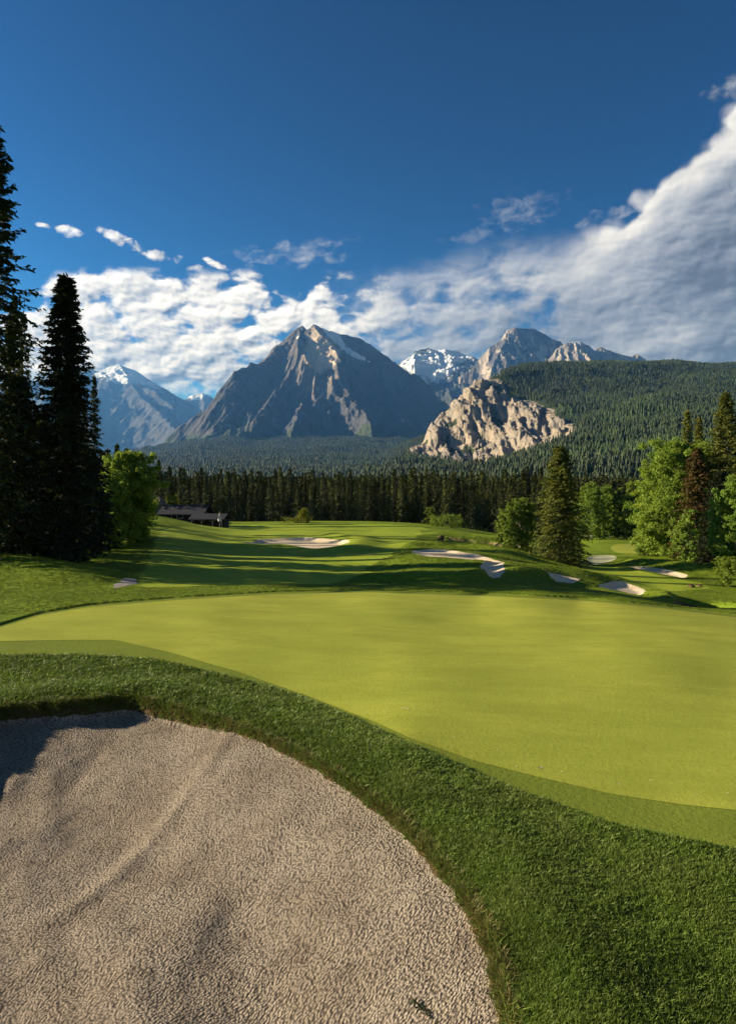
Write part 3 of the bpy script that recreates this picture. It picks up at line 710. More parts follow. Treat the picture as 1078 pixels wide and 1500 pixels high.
# snowy peaks behind the cliff
SNOWY = [
 ([(560,575,9000),(585,552,9000),(597,535,9000),(604,522,9000),(614,513,9000),(626,510,9050),(640,513,9050),(652,511,9000),(668,513,9050),(682,520,9050),(700,527,9100),(715,535,9150),(760,570,9200)], 1.2, 0.75),
 ([(626,510,9050),(640,530,8700),(655,556,8300),(660,600,7600)], 0.7, 1.0),
 ([(604,522,9000),(606,550,8600),(620,600,7800)], 0.9, 0.7),
 ([(668,513,9050),(682,545,8600),(690,600,7900)], 0.8, 0.8),
]
def paint_snowy(X, Y, Z, slope, PX, PY):
    n = fbm(X/260, Z/160, 4, 51)
    sn = 1.4*gauss(PX, PY, 620, 534, 32, 15, 0.1) + 1.2*gauss(PX, PY, 664, 519, 28, 10, 0.2) + 0.4*sstep(1300, 1750, Z)*sstep(-0.05, 0.25, n) + 0.4*gauss(PX, PY, 625, 560, 25, 9) + 0.35*gauss(PX, PY, 655, 548, 25, 14)
    return dict(tone=0.25+0*Z, snow=sn, green=sstep(650, 300, Z), talus=0*Z)
M_SNOWY = rock_mat('snowy_rock', (0.045, 0.047, 0.054), (0.08, 0.08, 0.082), (0.15, 0.22, 0.20), strata=(0.3, 0, 0.95), sfreq=0.012, bstr=0.9, bdist=50, nsc=0.004)
mountain('mountain', SNOWY, None, 545, 790, 7300, 9600, 300, 260, M_SNOWY, 'dark peak with a broad snowfield between the great mountain and the square summit', None, noise=(400, 110, 21), crest=(0, 120, 12), spurs=(220, 700, 1.3), paint=paint_snowy, base=200)
SQUARE = [
 ([(640,575,8300),(690,540,8300),(704,524,8300),(718,508,8300),(736,498,8300),(742,484,8300),(752,480,8300),(768,481,8300),(782,481,8300),(792,486,8300),(806,495,8320),(821,500,8350),(826,520,8350),(850,550,8400)], 1.9, 2.2),
 ([(742,486,8300),(738,505,8120),(724,530,7900),(712,560,7600)], 1.2, 1.3),
 ([(768,484,8300),(770,505,8150),(764,530,7950),(758,565,7600)], 1.3, 1.5),
 ([(790,490,8300),(794,515,8150),(800,550,7800)], 1.3, 1.4),
 ([(821,502,8350),(812,525,8200),(815,560,7900)], 1.2, 1.2),
]
def paint_sq(X, Y, Z, slope, PX, PY):
    n = fbm(X/120, Z/300, 4, 61)
    return dict(tone=0.05 + 1.0*sstep(0.0, 0.3, n), snow=0.25*sstep(0.2, 0.5, n)+0*Z, green=0*Z, talus=0.4*gauss(PX, PY, 715, 540, 25, 14))  # warm lit ribs painted as streaks of rock tone
M_SQ = rock_mat('pale_crag', (0.075, 0.074, 0.078), (0.125, 0.115, 0.11), (0.48, 0.40, 0.32), strata=(0.1, 0, 1.0), sfreq=0.016, bstr=1.0, bdist=40, nsc=0.006, talus=(0.3, 0.27, 0.23))
mountain('mountain', SQUARE, None, 640, 870, 7300, 8700, 320, 280, M_SQ, 'square-topped bare rock summit, highest behind the forested hill', None, noise=(180, 70, 31), crest=(0, 60, 8), spurs=(110, 350, 1.9), paint=paint_sq, base=300)
SIDE = [
 ([(795,550,7600),(808,527,7600),(816,510,7600),(830,502,7600),(848,500,7600),(862,506,7620),(870,513,7650),(880,508,7650),(892,513,7650),(905,518,7680),(922,522,7700),(934,519,7700),(944,525,7700),(960,545,7750),(1010,580,7800)], 1.4, 1.7),
 ([(842,500,7600),(846,520,7420),(850,550,7100)], 1.2, 1.2),
 ([(820,508,7600),(822,535,7400)], 1.2, 1.2),
 ([(884,509,7650),(880,530,7480),(880,560,7200)], 1.1, 1.4),
 ([(934,519,7700),(930,545,7500)], 1.1, 1.4),
]
def paint_side(X, Y, Z, slope, PX, PY):
    n = fbm(X/100, Z/240, 4, 71)
    return dict(tone=0.5 + 0.5*sstep(-0.2, 0.3, n), snow=0.55*gauss(PX, PY, 838, 502, 22, 6) + 0.25*sstep(0.15, 0.5, n), green=0*Z, talus=0*Z)
mountain('mountain', SIDE, None, 785, 1020, 6700, 8000, 320, 240, M_SQ, 'low jagged pale ridge running out beside the square summit', None, noise=(160, 65, 35), crest=(0, 50, 8), spurs=(90, 300, 1.8), paint=paint_side, base=250)

# ------------------------------------------------------------------ forested hill with the bare cliff
HILL = [(560,705,900),(640,700,900),(700,700,800),(780,700,700),(900,702,600),(1078,700,560),(1300,700,560),(400,712,1000),
 (590,682,1450),(620,688,1400),(700,691,1250),(760,675,1150),(850,655,1000),(950,645,950),(1078,640,900),(1300,640,900),
 (840,629,1500),(900,600,1450),(1000,595,1400),(1078,598,1350),(1300,600,1350),
 (600,660,1700),(640,616,1880),(665,591,1980),(690,563,2080),(712,550,2130),(735,563,2060),(745,580,1960),(790,596,1800),
 (650,660,1650),(700,630,1720),(720,600,1850),(760,640,1560),
 (740,546,2350),(760,544,2500),(800,541,2650),(850,538,2750),(900,537,2850),(950,537,2900),(1000,539,2950),(1078,541,3000),(1300,545,3000),
 (850,570,2000),(950,565,2100),(1078,568,2000),(800,565,2100),(1300,570,2000),
 (590,695,1900),(600,690,2200),(640,660,2400),(680,620,2500),(700,590,2600),(740,575,2900),(850,570,3300),(950,565,3400),(1078,565,3500),(560,702,1700),(560,702,2400)]
_Ph = np.array([((x-CX)/F*3.0, math.log(d)*2.0) for x, y, d in HILL]); _Zh = np.array([(HY-y)/F*d for x, y, d in HILL])
_tpsh = TPS(_Ph, _Zh, 1e-3)
CLIFF_PX = [(596,661),(612,640),(628,622),(640,613),(655,594),(672,578),(690,556),(708,549),(728,552),(738,566),(742,578),(765,584),(790,596),(815,611),(842,628),(828,640),(800,648),(775,658),(745,664),(738,677),(712,684),(690,690),(676,683),(690,670),(650,672),(630,674),(612,663)]
def hill_z(X, Y):
    u = X/Y; shp = u.shape
    z = _tpsh(np.stack([u.ravel()*3.0, np.log(Y).ravel()*2.0], 1)).reshape(shp)
    return z
nyh, nxh = 520, 640
yh = np.exp(np.linspace(math.log(480), math.log(3600), nyh)); uh = (np.linspace(520, 1330, nxh)-CX)/F
HYY, HU = np.meshgrid(yh, uh, indexing='ij'); HX = HU*HYY
HZ0 = hill_z(HX, HYY)
hpx = CX + F*HU; hpy = HY - F*HZ0/HYY
crng = (HYY > 1250) & (HYY < 2260)
csd = np.where(crng, sdf_poly(hpx + 9*fbm(HX/70, HYY/90, 4, 91), hpy + 8*fbm(HX/70+7, HYY/90, 4, 92), CLIFF_PX), 40.0)
csd = csd - 3.5; cm = sstep(6, -6, csd)
rr_ = ridged(HX/210 + HYY/400, HYY/300 - HX/500, 6, 95, 0.55) - 0.5
fa = (hpx - 0.45*(hpy-620))/34 + 0.35*fbm(HX/120, HYY/120, 3, 93); fb = (hpy + 0.3*hpx)/95
fa = fa + 0.5*fbm(HX/90, HYY/160, 4, 103); wx_ = hpx + 4*fbm(HX/40, HYY/60, 3, 111); wy_ = hpy + 4*fbm(HX/40+5, HYY/60, 3, 112)
relief = 20*(ridged(fa*0.7, fb*0.9, 6, 99, 0.58) - 0.55) + 20*blocks((wx_-0.5*wy_)/19, (wy_+0.35*wx_)/30, 104) + 6*blocks((wx_-0.4*wy_)/7, (wy_+0.3*wx_)/10, 105) + 4*fbm(HX/10, HYY/16, 3, 98)
crev = sstep(-3, -11, relief)
HZ = HZ0 + 24*fbm(HX/240, HYY/300, 4, 97)*sstep(500, 900, HYY) + cm*(20*rr_ + relief)*sstep(0, -12, csd)
m, g, b = material('cliff_hill')
co = g.new('ShaderNodeNewGeometry').outputs['Position']
n1 = g.noise(co, 0.008, 6, 0.65); n2 = g.noise(co, 0.05, 6, 0.7); n3 = g.noise(g.xyz(g.m('MULTIPLY', g.sep(co)[0], 3.0), g.sep(co)[1], g.m('MULTIPLY', g.sep(co)[2], 0.5)), 0.03, 4, 0.6)
rock = g.mix(g.ss(n1, 0.35, 0.65), (0.35, 0.285, 0.205), (0.27, 0.235, 0.195))
n5 = g.noise(co, 0.14, 4, 0.7)
rock = g.mix(g.m('MULTIPLY', g.ss(n5, 0.5, 0.7), 0.55), rock, (0.10, 0.095, 0.075))
rock = g.mix(g.m('MULTIPLY', g.ss(n2, 0.48, 0.68), 0.6), rock, (0.12, 0.105, 0.09))
rock = g.mix(g.m('MULTIPLY', g.ss(n3, 0.5, 0.7), 0.4), rock, (0.36, 0.30, 0.22))
soil = g.mix(n1, (0.022, 0.032, 0.010), (0.045, 0.062, 0.020))
wood = g.ss(g.m('ADD', g.attr('rock').outputs['Fac'], g.m('ADD', g.m('MULTIPLY', c_(g, n2), 0.9), g.m('MULTIPLY', c_(g, n1), 0.7))), 0.4, 0.52)
g.put(b.inputs['Base Color'], g.mix(wood, soil, rock)); bump(g, b, g.m('ADD', g.m('ADD', n2, n3), g.m('MULTIPLY', n5, 0.4)), 1.0, 8.0)
M_HILL = m
me = mesh_np('hill', np.stack([HX.ravel(), HYY.ravel(), HZ.ravel()], 1), [grid_faces(nyh, nxh)], M_HILL, attrs={'rock': (cm*(1-0.75*crev*sstep(-0.1, 0.25, fbm(HX/70, HYY/70, 3, 94)))).ravel()})
tag(link('hill', me), 'forested hill with a bare pale limestone cliff on its near shoulder', 'hill', kind='structure')

# ------------------------------------------------------------------ tree materials
def leaf_mat(name, c1, c2, c3, trans=0.25, nsc=0.9, vary=0.25, stands=False):
    m, g, b = material(name)
    co = g.new('ShaderNodeTexCoord').outputs['Object']
    oi = g.new('ShaderNodeObjectInfo')
    n1 = g.noise(co, nsc, 3, 0.6); n2 = g.noise(co, nsc*6, 2, 0.6)
    c = g.mix(g.ss(n1, 0.36, 0.64), c1, c2)
    c = g.mix(g.m('MULTIPLY', g.ss(n2, 0.45, 0.7), 0.5), c, c3)
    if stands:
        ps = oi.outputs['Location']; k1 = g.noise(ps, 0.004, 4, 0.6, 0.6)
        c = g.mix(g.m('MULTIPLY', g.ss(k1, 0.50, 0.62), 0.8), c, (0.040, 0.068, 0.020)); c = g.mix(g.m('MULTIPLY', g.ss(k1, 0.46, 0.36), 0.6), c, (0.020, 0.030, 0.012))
    hv = g.new('ShaderNodeHueSaturation'); g.put(hv.inputs['Color'], c)
    g.put(hv.inputs['Value'], g.lin(oi.outputs['Random'], 0, 1, 1-vary, 1+vary))
    g.put(hv.inputs['Hue'], g.lin(g.m('FRACT', g.m('MULTIPLY', oi.outputs['Random'], 7.31)), 0, 1, 0.485, 0.515))
    g.put(b.inputs['Base Color'], hv.outputs[0]); b.inputs['Roughness'].default_value = 0.7
    b.inputs['Specular IOR Level'].default_value = 0.2
    if trans:
        tr = g.new('ShaderNodeBsdfTranslucent'); g.put(tr.inputs['Color'], g.mix(0.5, hv.outputs[0], (0.25, 0.30, 0.02), 'MIX'))
        mx = g.new('ShaderNodeMixShader'); mx.inputs[0].default_value = trans
        g.l.new(b.outputs[0], mx.inputs[1]); g.l.new(tr.outputs[0], mx.inputs[2])
        g.l.new(mx.outputs[0], m.node_tree.nodes['Material Output'].inputs['Surface'])
    return m
M_NEEDLE_SHADE = leaf_mat('shaded_spruce_needles', (0.011, 0.019, 0.008), (0.022, 0.032, 0.010), (0.016, 0.026, 0.009), 0.08)  # needle colour darkened to carry the shade on the silhouetted spruces
M_NEEDLE_LIT = leaf_mat('sunny_spruce_needles', (0.080, 0.098, 0.020), (0.150, 0.145, 0.026), (0.105, 0.115, 0.022), 0.22)  # brighter needle copy with the sunlight put into its colour
M_NEEDLE_BROWN = leaf_mat('browning_needles', (0.115, 0.060, 0.022), (0.075, 0.060, 0.018), (0.150, 0.080, 0.030), 0.2)
M_FOREST = leaf_mat('forest_needles', (0.040, 0.056, 0.014), (0.085, 0.092, 0.020), (0.055, 0.070, 0.017), 0.0, 0.35, 0.5)
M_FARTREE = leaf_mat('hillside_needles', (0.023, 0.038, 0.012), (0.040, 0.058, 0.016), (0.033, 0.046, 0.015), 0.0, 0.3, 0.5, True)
M_LEAF = leaf_mat('aspen_leaves', (0.160, 0.255, 0.030), (0.210, 0.300, 0.034), (0.105, 0.180, 0.022), 0.42, 0.6)
M_LEAF_DARK = leaf_mat('dark_leaves', (0.120, 0.190, 0.026), (0.170, 0.230, 0.028), (0.080, 0.135, 0.018), 0.38, 0.6)
M_LEAF_YEL = leaf_mat('yellow_leaves', (0.170, 0.190, 0.018), (0.230, 0.220, 0.022), (0.120, 0.150, 0.016), 0.35, 1.2)
def bark_mat(name, c1, c2):
    m, g, b = material(name); co = g.new('ShaderNodeTexCoord').outputs['Object']
    x, y, z = g.sep(co); n = g.noise(g.xyz(g.m('MULTIPLY', x, 4.0), g.m('MULTIPLY', y, 4.0), z), 3.0, 4, 0.7)
    g.put(b.inputs['Base Color'], g.mix(n, c1, c2)); bump(g, b, n, 0.8, 0.03); return m
M_BARK = bark_mat('spruce_bark', (0.035, 0.026, 0.020), (0.085, 0.068, 0.055))
M_BIRCH = bark_mat('aspen_bark', (0.16, 0.15, 0.12), (0.30, 0.29, 0.25))

# ------------------------------------------------------------------ tree shapes
def unit(v): return v / (np.linalg.norm(v, axis=-1, keepdims=True) + 1e-9)
def tube(path, rad, n=7):
    path = np.asarray(path, float); k = len(path); a = np.arange(n)*2*np.pi/n
    tg = unit(np.gradient(path, axis=0)); up = np.where(np.abs(tg[:, 2:3]) > 0.9, [[1.0, 0, 0]], [[0, 0, 1.0]])
    s1 = unit(np.cross(tg, up)); s2 = np.cross(tg, s1)
    V = path[:, None] + (s1[:, None]*np.cos(a)[None, :, None] + s2[:, None]*np.sin(a)[None, :, None])*np.asarray(rad)[:, None, None]
    i = np.arange(k-1)[:, None]*n + np.arange(n)[None]; j = np.arange(k-1)[:, None]*n + ((np.arange(n)+1) % n)[None]
    return V.reshape(-1, 3), np.stack([i.ravel(), j.ravel(), (j+n).ravel(), (i+n).ravel()], 1)
def join(parts):
    V = []; Fq = []; o = 0
    for v, f in parts: V.append(v); Fq.append(f+o); o += len(v)
    return np.concatenate(V), np.concatenate(Fq)
def diamonds(c, dirv, side, L, W, bend=0.0):
    """one bent leaf-shaped quad per row"""
    L = L[:, None]; W = W[:, None]
    V = np.stack([c - dirv*L*0.5, c + side*W*0.5 + dirv*L*0.05, c + dirv*L*0.5, c - side*W*0.5 + dirv*L*0.05], 1).reshape(-1, 3)
    return V, np.arange(len(c)*4).reshape(-1, 4)

def spruce_crown(rs, H, R, nb, nt, nk, q, base=0.05, power=0.85, droop=0.45, rag=0.35, lift=0.5):
    t = base + (0.985-base)*(np.arange(nb)+rs.rand(nb)*0.8)/nb
    t = np.clip(t, 0, 0.992); t = 1-(1-t)**1.0
    prof = (1-t)**power * np.minimum(1, 0.55 + (t-base)*5)
    L = R*prof*(1-rag + rag*2*rs.rand(nb)**1.3) + 0.02*H*(1-t) + 0.14
    az_ = np.arange(nb)*2.399963 + rs.randn(nb)*0.35
    rad = np.stack([np.cos(az_), np.sin(az_), 0*az_], 1); tan_ = np.stack([-np.sin(az_), np.cos(az_), 0*az_], 1)
    a0 = lift*(t-0.25) + rs.randn(nb)*0.10; b0 = droop*(1.1-t)
    s = (np.arange(nt)[None] + rs.rand(nb, nt))/nt; s = 0.12 + 0.9*s
    zoff = L[:, None]*(a0[:, None]*s - b0[:, None]*s**1.6 + 0.28*b0[:, None]*np.maximum(s-0.65, 0)**1.2*2)
    ax = rad[:, None]*(L[:, None]*s)[..., None]; ax[..., 2] = zoff + (t*H)[:, None]
    sg = np.where(np.arange(nt) % 2 == 0, 1, -1)[None]*np.ones((nb, 1))
    tw = (0.30*L[:, None]*(1.02-s*0.8) + 0.10)*(0.7+0.6*rs.rand(nb, nt))
    ang_ = 0.85 + 0.3*rs.randn(nb, nt)
    d = rad[:, None]*np.cos(ang_)[..., None] + tan_[:, None]*(np.sin(ang_)*sg)[..., None]
    d = d + np.array([0, 0, 1])*(-0.30*(1.1-t)[:, None] - 0.15 + 0.2*rs.randn(nb, nt))[..., None]
    d = unit(d)
    f = (np.arange(nk)[None, None]+0.3+0.5*rs.rand(nb, nt, nk))/nk
    c = ax[:, :, None] + d[:, :, None]*(tw[..., None]*f)[..., None] + rs.randn(nb, nt, nk, 3)*q*0.10
    dd = unit(d[:, :, None] + rs.randn(nb, nt, nk, 3)*0.32)
    sd = unit(np.cross(dd, np.array([0, 0, 1.0]) + rs.randn(nb, nt, nk, 3)*0.45))
    n = nb*nt*nk; LL = q*(0.7+0.7*rs.rand(n)); WW = LL*(0.30+0.2*rs.rand(n))
    parts = [diamonds(c.reshape(n, 3), dd.reshape(n, 3), sd.reshape(n, 3), LL, WW)]
    # leader shoot
    k = 14; zt = np.linspace(0.955, 1.0, k)*H
    c2 = np.stack([rs.randn(k)*0.03, rs.randn(k)*0.03, zt], 1); d2 = unit(rs.randn(k, 3)*0.5 + [0, 0, 0.8])
    parts.append(diamonds(c2, d2, unit(np.cross(d2, rs.randn(k, 3))), np.full(k, q*1.1), np.full(k, q*0.4)))
    # bare limbs carrying the sprays
    idx = np.arange(0, nb, 3); limb = []
    for i in idx:
        ss_ = np.array([0, 0.45, 0.9]); p = rad[i]*(L[i]*ss_)[:, None]
        p[:, 2] = t[i]*H + L[i]*(a0[i]*ss_ - b0[i]*ss_**1.6)
        limb.append(tube(p, [0.012*L[i]+0.006, 0.008*L[i]+0.004, 0.004], 3))
    lv, lf = join(limb)
    return parts, (lv, lf)
def spruce_meshes(name, seed, H, R, nb, nt, nk, q, mat, **kw):
    rs = np.random.RandomState(seed)
    parts, limb = spruce_crown(rs, H, R, nb, nt, nk, q, **kw)
    v, f = join(parts + [limb]); mi = np.zeros(len(f), int); mi[-len(limb[1]):] = 1
    crown = mesh_np(name+'_crown', v, [f], mats=[mat, M_BARK], matidx=mi, smooth=False)
    zz_ = np.linspace(-0.6, H*0.97, 9); sw = np.cumsum(rs.randn(9, 2)*0.012*H/9, 0)
    p = np.stack([sw[:, 0], sw[:, 1], zz_], 1); r0 = H*0.013
    tv, tf = tube(p, r0*(1.0 - 0.93*np.clip(zz_/H, 0, 1)) + 0.01 + 0.5*r0*np.exp(-np.clip(zz_, 0, 9)/0.4), 9)
    return crown, mesh_np(name+'_trunk', tv, [tf], M_BARK)

def broadleaf_meshes(name, seed, H, W, nl, q, mat, bark=None, clear=0.12, ncl=44, shape=1.0):
    """trunk with limbs that end in leaf clumps"""
    rs = np.random.RandomState(seed); nl = int(nl*1.7); q = q*0.74
    zz_ = np.linspace(-0.5, H*0.8, 8); sw = np.cumsum(rs.randn(8, 2)*0.02*H/8, 0)
    p = np.stack([sw[:, 0], sw[:, 1], zz_], 1); r0 = 0.011*H+0.03
    wood = [tube(p, r0*(1-0.85*np.clip(zz_/(0.85*H), 0, 1))+0.012, 8)]
    u = (np.arange(ncl)+0.5)/ncl; th = np.arange(ncl)*2.399963 + rs.randn(ncl)*0.3
    zc = H*(clear + (0.90-clear)*u) ; env = np.sin(np.pi*np.clip(0.10+0.86*u**0.85, 0, 1))**0.75 * shape + (1-shape)*(1-u)
    rc = W*env*(0.25+0.72*rs.rand(ncl)**0.6); C = np.stack([rc*np.cos(th), rc*np.sin(th), zc], 1)
    C[:, :2] += np.array([np.interp(zc, zz_, sw[:, k]) for k in (0, 1)]).T
    for i in range(ncl):
        z0 = max(0.08*H, zc[i]-rc[i]*0.9-0.06*H); b0 = np.array([np.interp(z0, zz_, sw[:, 0]), np.interp(z0, zz_, sw[:, 1]), z0])
        mid = (b0+C[i])/2 + [0, 0, -0.08*rc[i]]
        wood.append(tube([b0, mid, C[i]], [r0*0.38*(1-u[i]*.6)+.012, r0*0.24*(1-u[i]*.5)+.008, 0.008], 5))
    sub = []
    for i in range(ncl):
        k = 8; o = rs.randn(k, 3)*W*0.24; sub.append(C[i]+o)
    sub = np.concatenate(sub); sub = np.concatenate([C, sub]); sub[:, 2] = np.minimum(sub[:, 2], 0.93*H)
    ci = rs.randint(0, len(sub), nl); rad = W*(0.08+0.17*rs.rand(len(sub)))[ci]
    off = unit(rs.randn(nl, 3))*(rad*rs.rand(nl)**0.5)[:, None]*[1, 1, 0.8]
    c = sub[ci] + off; c[:, 2] = np.maximum(c[:, 2], 0.03*H)
    nrm = unit(unit(off)*0.6 + rs.randn(nl, 3)*0.7 + [0, 0, 0.25]); d = unit(np.cross(nrm, rs.randn(nl, 3))); sd = np.cross(nrm, d)
    LL = q*(0.7+0.6*rs.rand(nl)); v, f = diamonds(c, d, sd, LL, LL*0.75)
    crown = mesh_np(name+'_crown', v, [f], mat, smooth=False)
    wv, wf = join(wood); return crown, mesh_np(name+'_trunk', wv, [wf], bark or M_BIRCH)

def gz(x, y): return float(ground(np.array([[x]]), np.array([[y]]))[0, 0])
def put_tree(name, meshes, px, dist, label, cat, group=None, rz=0.0, scale=(1, 1, 1), sink=0.05, bx=None):
    x = (px-CX)/F*dist; y = dist
    o = empty(name, (x, y, gz(x, y)-sink), rz); o.scale = scale
    link('crown', meshes[0], o); link('trunk', meshes[1], o)
    return tag(o, label, cat, group)
def H_for(px, pytop, dist): 
    return (HY-pytop)/F*dist - gz((px-CX)/F*dist, dist)

# --- near spruces on the shaded bank
def big_spruce(seed, px, pytop, dist, hw, label, mat=M_NEEDLE_SHADE, group=None, nb=420, nt=15, nk=3, q=0.30, **kw):
    H = H_for(px, pytop, dist); R = hw/F*dist
    ms = spruce_meshes('spruce_tree', seed, H, R, nb, nt, nk, q, mat, **kw)
    return put_tree('spruce_tree', ms, px, dist, label, 'spruce', group)
big_spruce(1, -12, 178, 34, 74, 'very tall dark spruce cut by the picture edge, with long gappy boughs', nb=360, nt=18, nk=3, q=0.30, power=0.62, droop=0.55, rag=0.5, lift=0.55)
big_spruce(2, 97, 400, 35.5, 58, 'dense dark spruce with a full pointed crown beside the tallest spruce', nb=560, nt=15, nk=3, q=0.27, power=0.72, droop=0.4, rag=0.3)
big_spruce(3, 28, 548, 38, 52, 'shorter dark spruce in the gap between the two tall silhouetted spruces', nb=360, nt=14, nk=3, q=0.3, power=0.7)
big_spruce(4, 62, 600, 42, 50, 'low dark spruce tucked behind the foot of the dense silhouetted spruce', nb=300, nt=14, nk=3, q=0.3, power=0.7)
big_spruce(5, 132, 660, 46, 40, 'small dark spruce between the dense silhouetted spruce and the leafy tree', nb=260, nt=13, nk=3, q=0.3, power=0.7)
for k, (px, py, dist) in enumerate([(158, 657, 92), (172, 650, 96), (186, 656, 99), (150, 662, 88), (197, 662, 104), (210, 668, 108)]):
    big_spruce(20+k, px, py, dist, 11, 'slim spruce top showing above the leafy tree', M_FOREST, 'spruce tops above the leafy tree', nb=130, nt=7, nk=2, q=0.42)
# --- the lone spruce on the mound
big_spruce(7, 820, 652, 57.0, 42, 'lone bushy spruce on the mound by the bunkers, lit on one side', M_NEEDLE_LIT, nb=520, nt=14, nk=3, q=0.27, power=0.75, droop=0.35, rag=0.35)
# --- leafy trees
def leafy(seed, px, pytop, dist, hw, label, mat, group=None, nl=16000, q=0.22, name='leafy_tree', cat='tree', **kw):
    H = H_for(px, pytop, dist); W = hw/F*dist
    return put_tree(name, broadleaf_meshes(name, seed, H, W, nl, q, mat, **kw), px, dist, label, cat, group)
leafy(31, 186, 657, 53, 45, 'round bright green leafy tree beside the dense silhouetted spruce', M_LEAF, nl=40000, q=0.22, clear=0.04)
leafy(32, 158, 692, 50, 30, 'smaller leafy tree in front of the slim spruce tops', M_LEAF, nl=18000, q=0.2, clear=0.03)
leafy(33, 762, 726, 62, 24, 'small light green leafy tree close beside the lone spruce', M_LEAF_DARK, nl=9000, q=0.22, clear=0.06)
leafy(34, 740, 742, 66, 14, 'thin green sapling on the far side of the small leafy tree', M_LEAF_DARK, nl=4000, q=0.2, clear=0.05)
# aspens behind the far green
for k, (px, py, dist, hw, lab) in enumerate([(866, 702, 112, 24, 'first aspen of the row behind the far green, nearest the lone spruce'), (892, 706, 116, 18, 'middle aspen of the row behind the far green'), (926, 702, 112, 20, 'last aspen of the row behind the far green, by the tall bright trees'), (850, 716, 118, 14, 'low aspen half hidden behind the lone spruce')]):
    leafy(40+k, px, py, dist, hw, lab, M_LEAF_DARK, 'aspens behind the far green', nl=9000, q=0.32, clear=0.05, name='aspen_tree', cat='aspen', shape=0.7)
# --- mixed stand beside the lower fairway
leafy(51, 990, 634, 68, 50, 'tallest bright leafy tree of the stand beside the lower fairway', M_LEAF, nl=44000, q=0.24, shape=0.75, clear=0.03)
leafy(52, 962, 668, 74, 30, 'bright leafy tree at the open end of the stand', M_LEAF, nl=16000, q=0.24, shape=0.8, clear=0.03)
leafy(53, 1018, 690, 66, 26, 'bright leafy tree against the browning spruce', M_LEAF, nl=12000, q=0.22, shape=0.7, clear=0.03)
leafy(50, 975, 650, 77, 40, 'broad leafy tree behind the tallest bright tree of the stand', M_LEAF, nl=32000, q=0.25, shape=0.8, clear=0.03)
leafy(49, 1036, 640, 70, 34, 'leafy tree filling the gap between the golden spruce and the tallest bright tree', M_LEAF, nl=22000, q=0.25, shape=0.8, clear=0.03)
leafy(48, 956, 716, 76, 22, 'lowest leafy tree at the open end of the stand', M_LEAF, nl=12000, q=0.22, shape=0.9, clear=0.02)
leafy(47, 1012, 742, 63, 20, 'low leafy tree skirting the front of the stand', M_LEAF_DARK, nl=9000, q=0.2, shape=0.9, clear=0.02)
leafy(54, 1078, 690, 55, 38, 'full green leafy tree at the picture edge before the tall golden spruce', M_LEAF_DARK, nl=20000, q=0.21, clear=0.03)
big_spruce(55, 1062, 572, 66, 46, 'tall golden-lit spruce, highest of the mixed stand', M_NEEDLE_LIT, nb=520, nt=14, nk=3, q=0.28, power=0.8)
big_spruce(56, 1020, 655, 64, 36, 'browning spruce with rust-coloured boughs in the mixed stand', M_NEEDLE_BROWN, nb=380, nt=13, nk=3, q=0.27, power=0.75)
big_spruce(57, 1006, 600, 72, 20, 'slender spruce top rising above the bright leafy trees', M_NEEDLE_LIT, nb=260, nt=10, nk=2, q=0.3)
big_spruce(58, 1023, 610, 73, 18, 'second slender spruce top above the bright leafy trees, a little lower', M_NEEDLE_LIT, nb=240, nt=10, nk=2, q=0.3)
big_spruce(59, 1052, 690, 58, 34, 'dark green spruce standing before the tall golden spruce', M_NEEDLE_SHADE, nb=380, nt=13, nk=3, q=0.26, power=0.75)
big_spruce(60, 1100, 600, 60, 46, 'golden-lit spruce mostly beyond the picture edge', M_NEEDLE_LIT, nb=420, nt=13, nk=3, q=0.28, power=0.8)
# bushes
def bush(seed, px, dist, h, w, label, mat, nl=2500, q=0.18):
    return put_tree('bush', broadleaf_meshes('bush', seed, h, w, nl, q, mat, bark=M_BARK, clear=0.05, ncl=14), px, dist, label, 'bush')
bush(70, 1072, 51, 1.5, 1.1, 'low bright bush at the foot of the leafy edge tree', M_LEAF, 3000, 0.14)
bush(71, 945, 74, 1.2, 1.0, 'low dark bush at the foot of the open end of the stand', M_LEAF_DARK, 2500, 0.14)
bush(72, 255, 99, 3.6, 1.7, 'yellow-leaved little tree behind the low dark lodge', M_LEAF_YEL, 3000, 0.26)
bush(73, 445, 104, 2.4, 1.0, 'single yellow-green bush at the far crest of the fairway', M_LEAF_YEL, 1500, 0.2)
bush(74, 322, 97, 1.5, 1.2, 'yellow-green bush behind the lodge gable', M_LEAF_YEL, 1500, 0.2)
bush(75, 436, 106, 0.9, 2.4, 'low spread of pale brush around the single crest bush', M_LEAF_YEL, 1500, 0.18)
bush(76, 631, 103, 3.0, 0.9, 'rounded olive bush in front of the spruce wall, at the fairway edge', M_LEAF_DARK, 1800, 0.22)
bush(77, 655, 100, 1.8, 2.6, 'wide low juniper-like bush where the fairway meets the spruces', M_LEAF_DARK, 2600, 0.2)
bush(78, 1062, 44, 0.9, 0.5, 'bright sprig of a bush beside the creek bed', M_LEAF, 900, 0.1)
bush(79, 700, 66, 0.8, 1.6, 'low scrub on the dry brown bank', M_LEAF_DARK, 1500, 0.12)

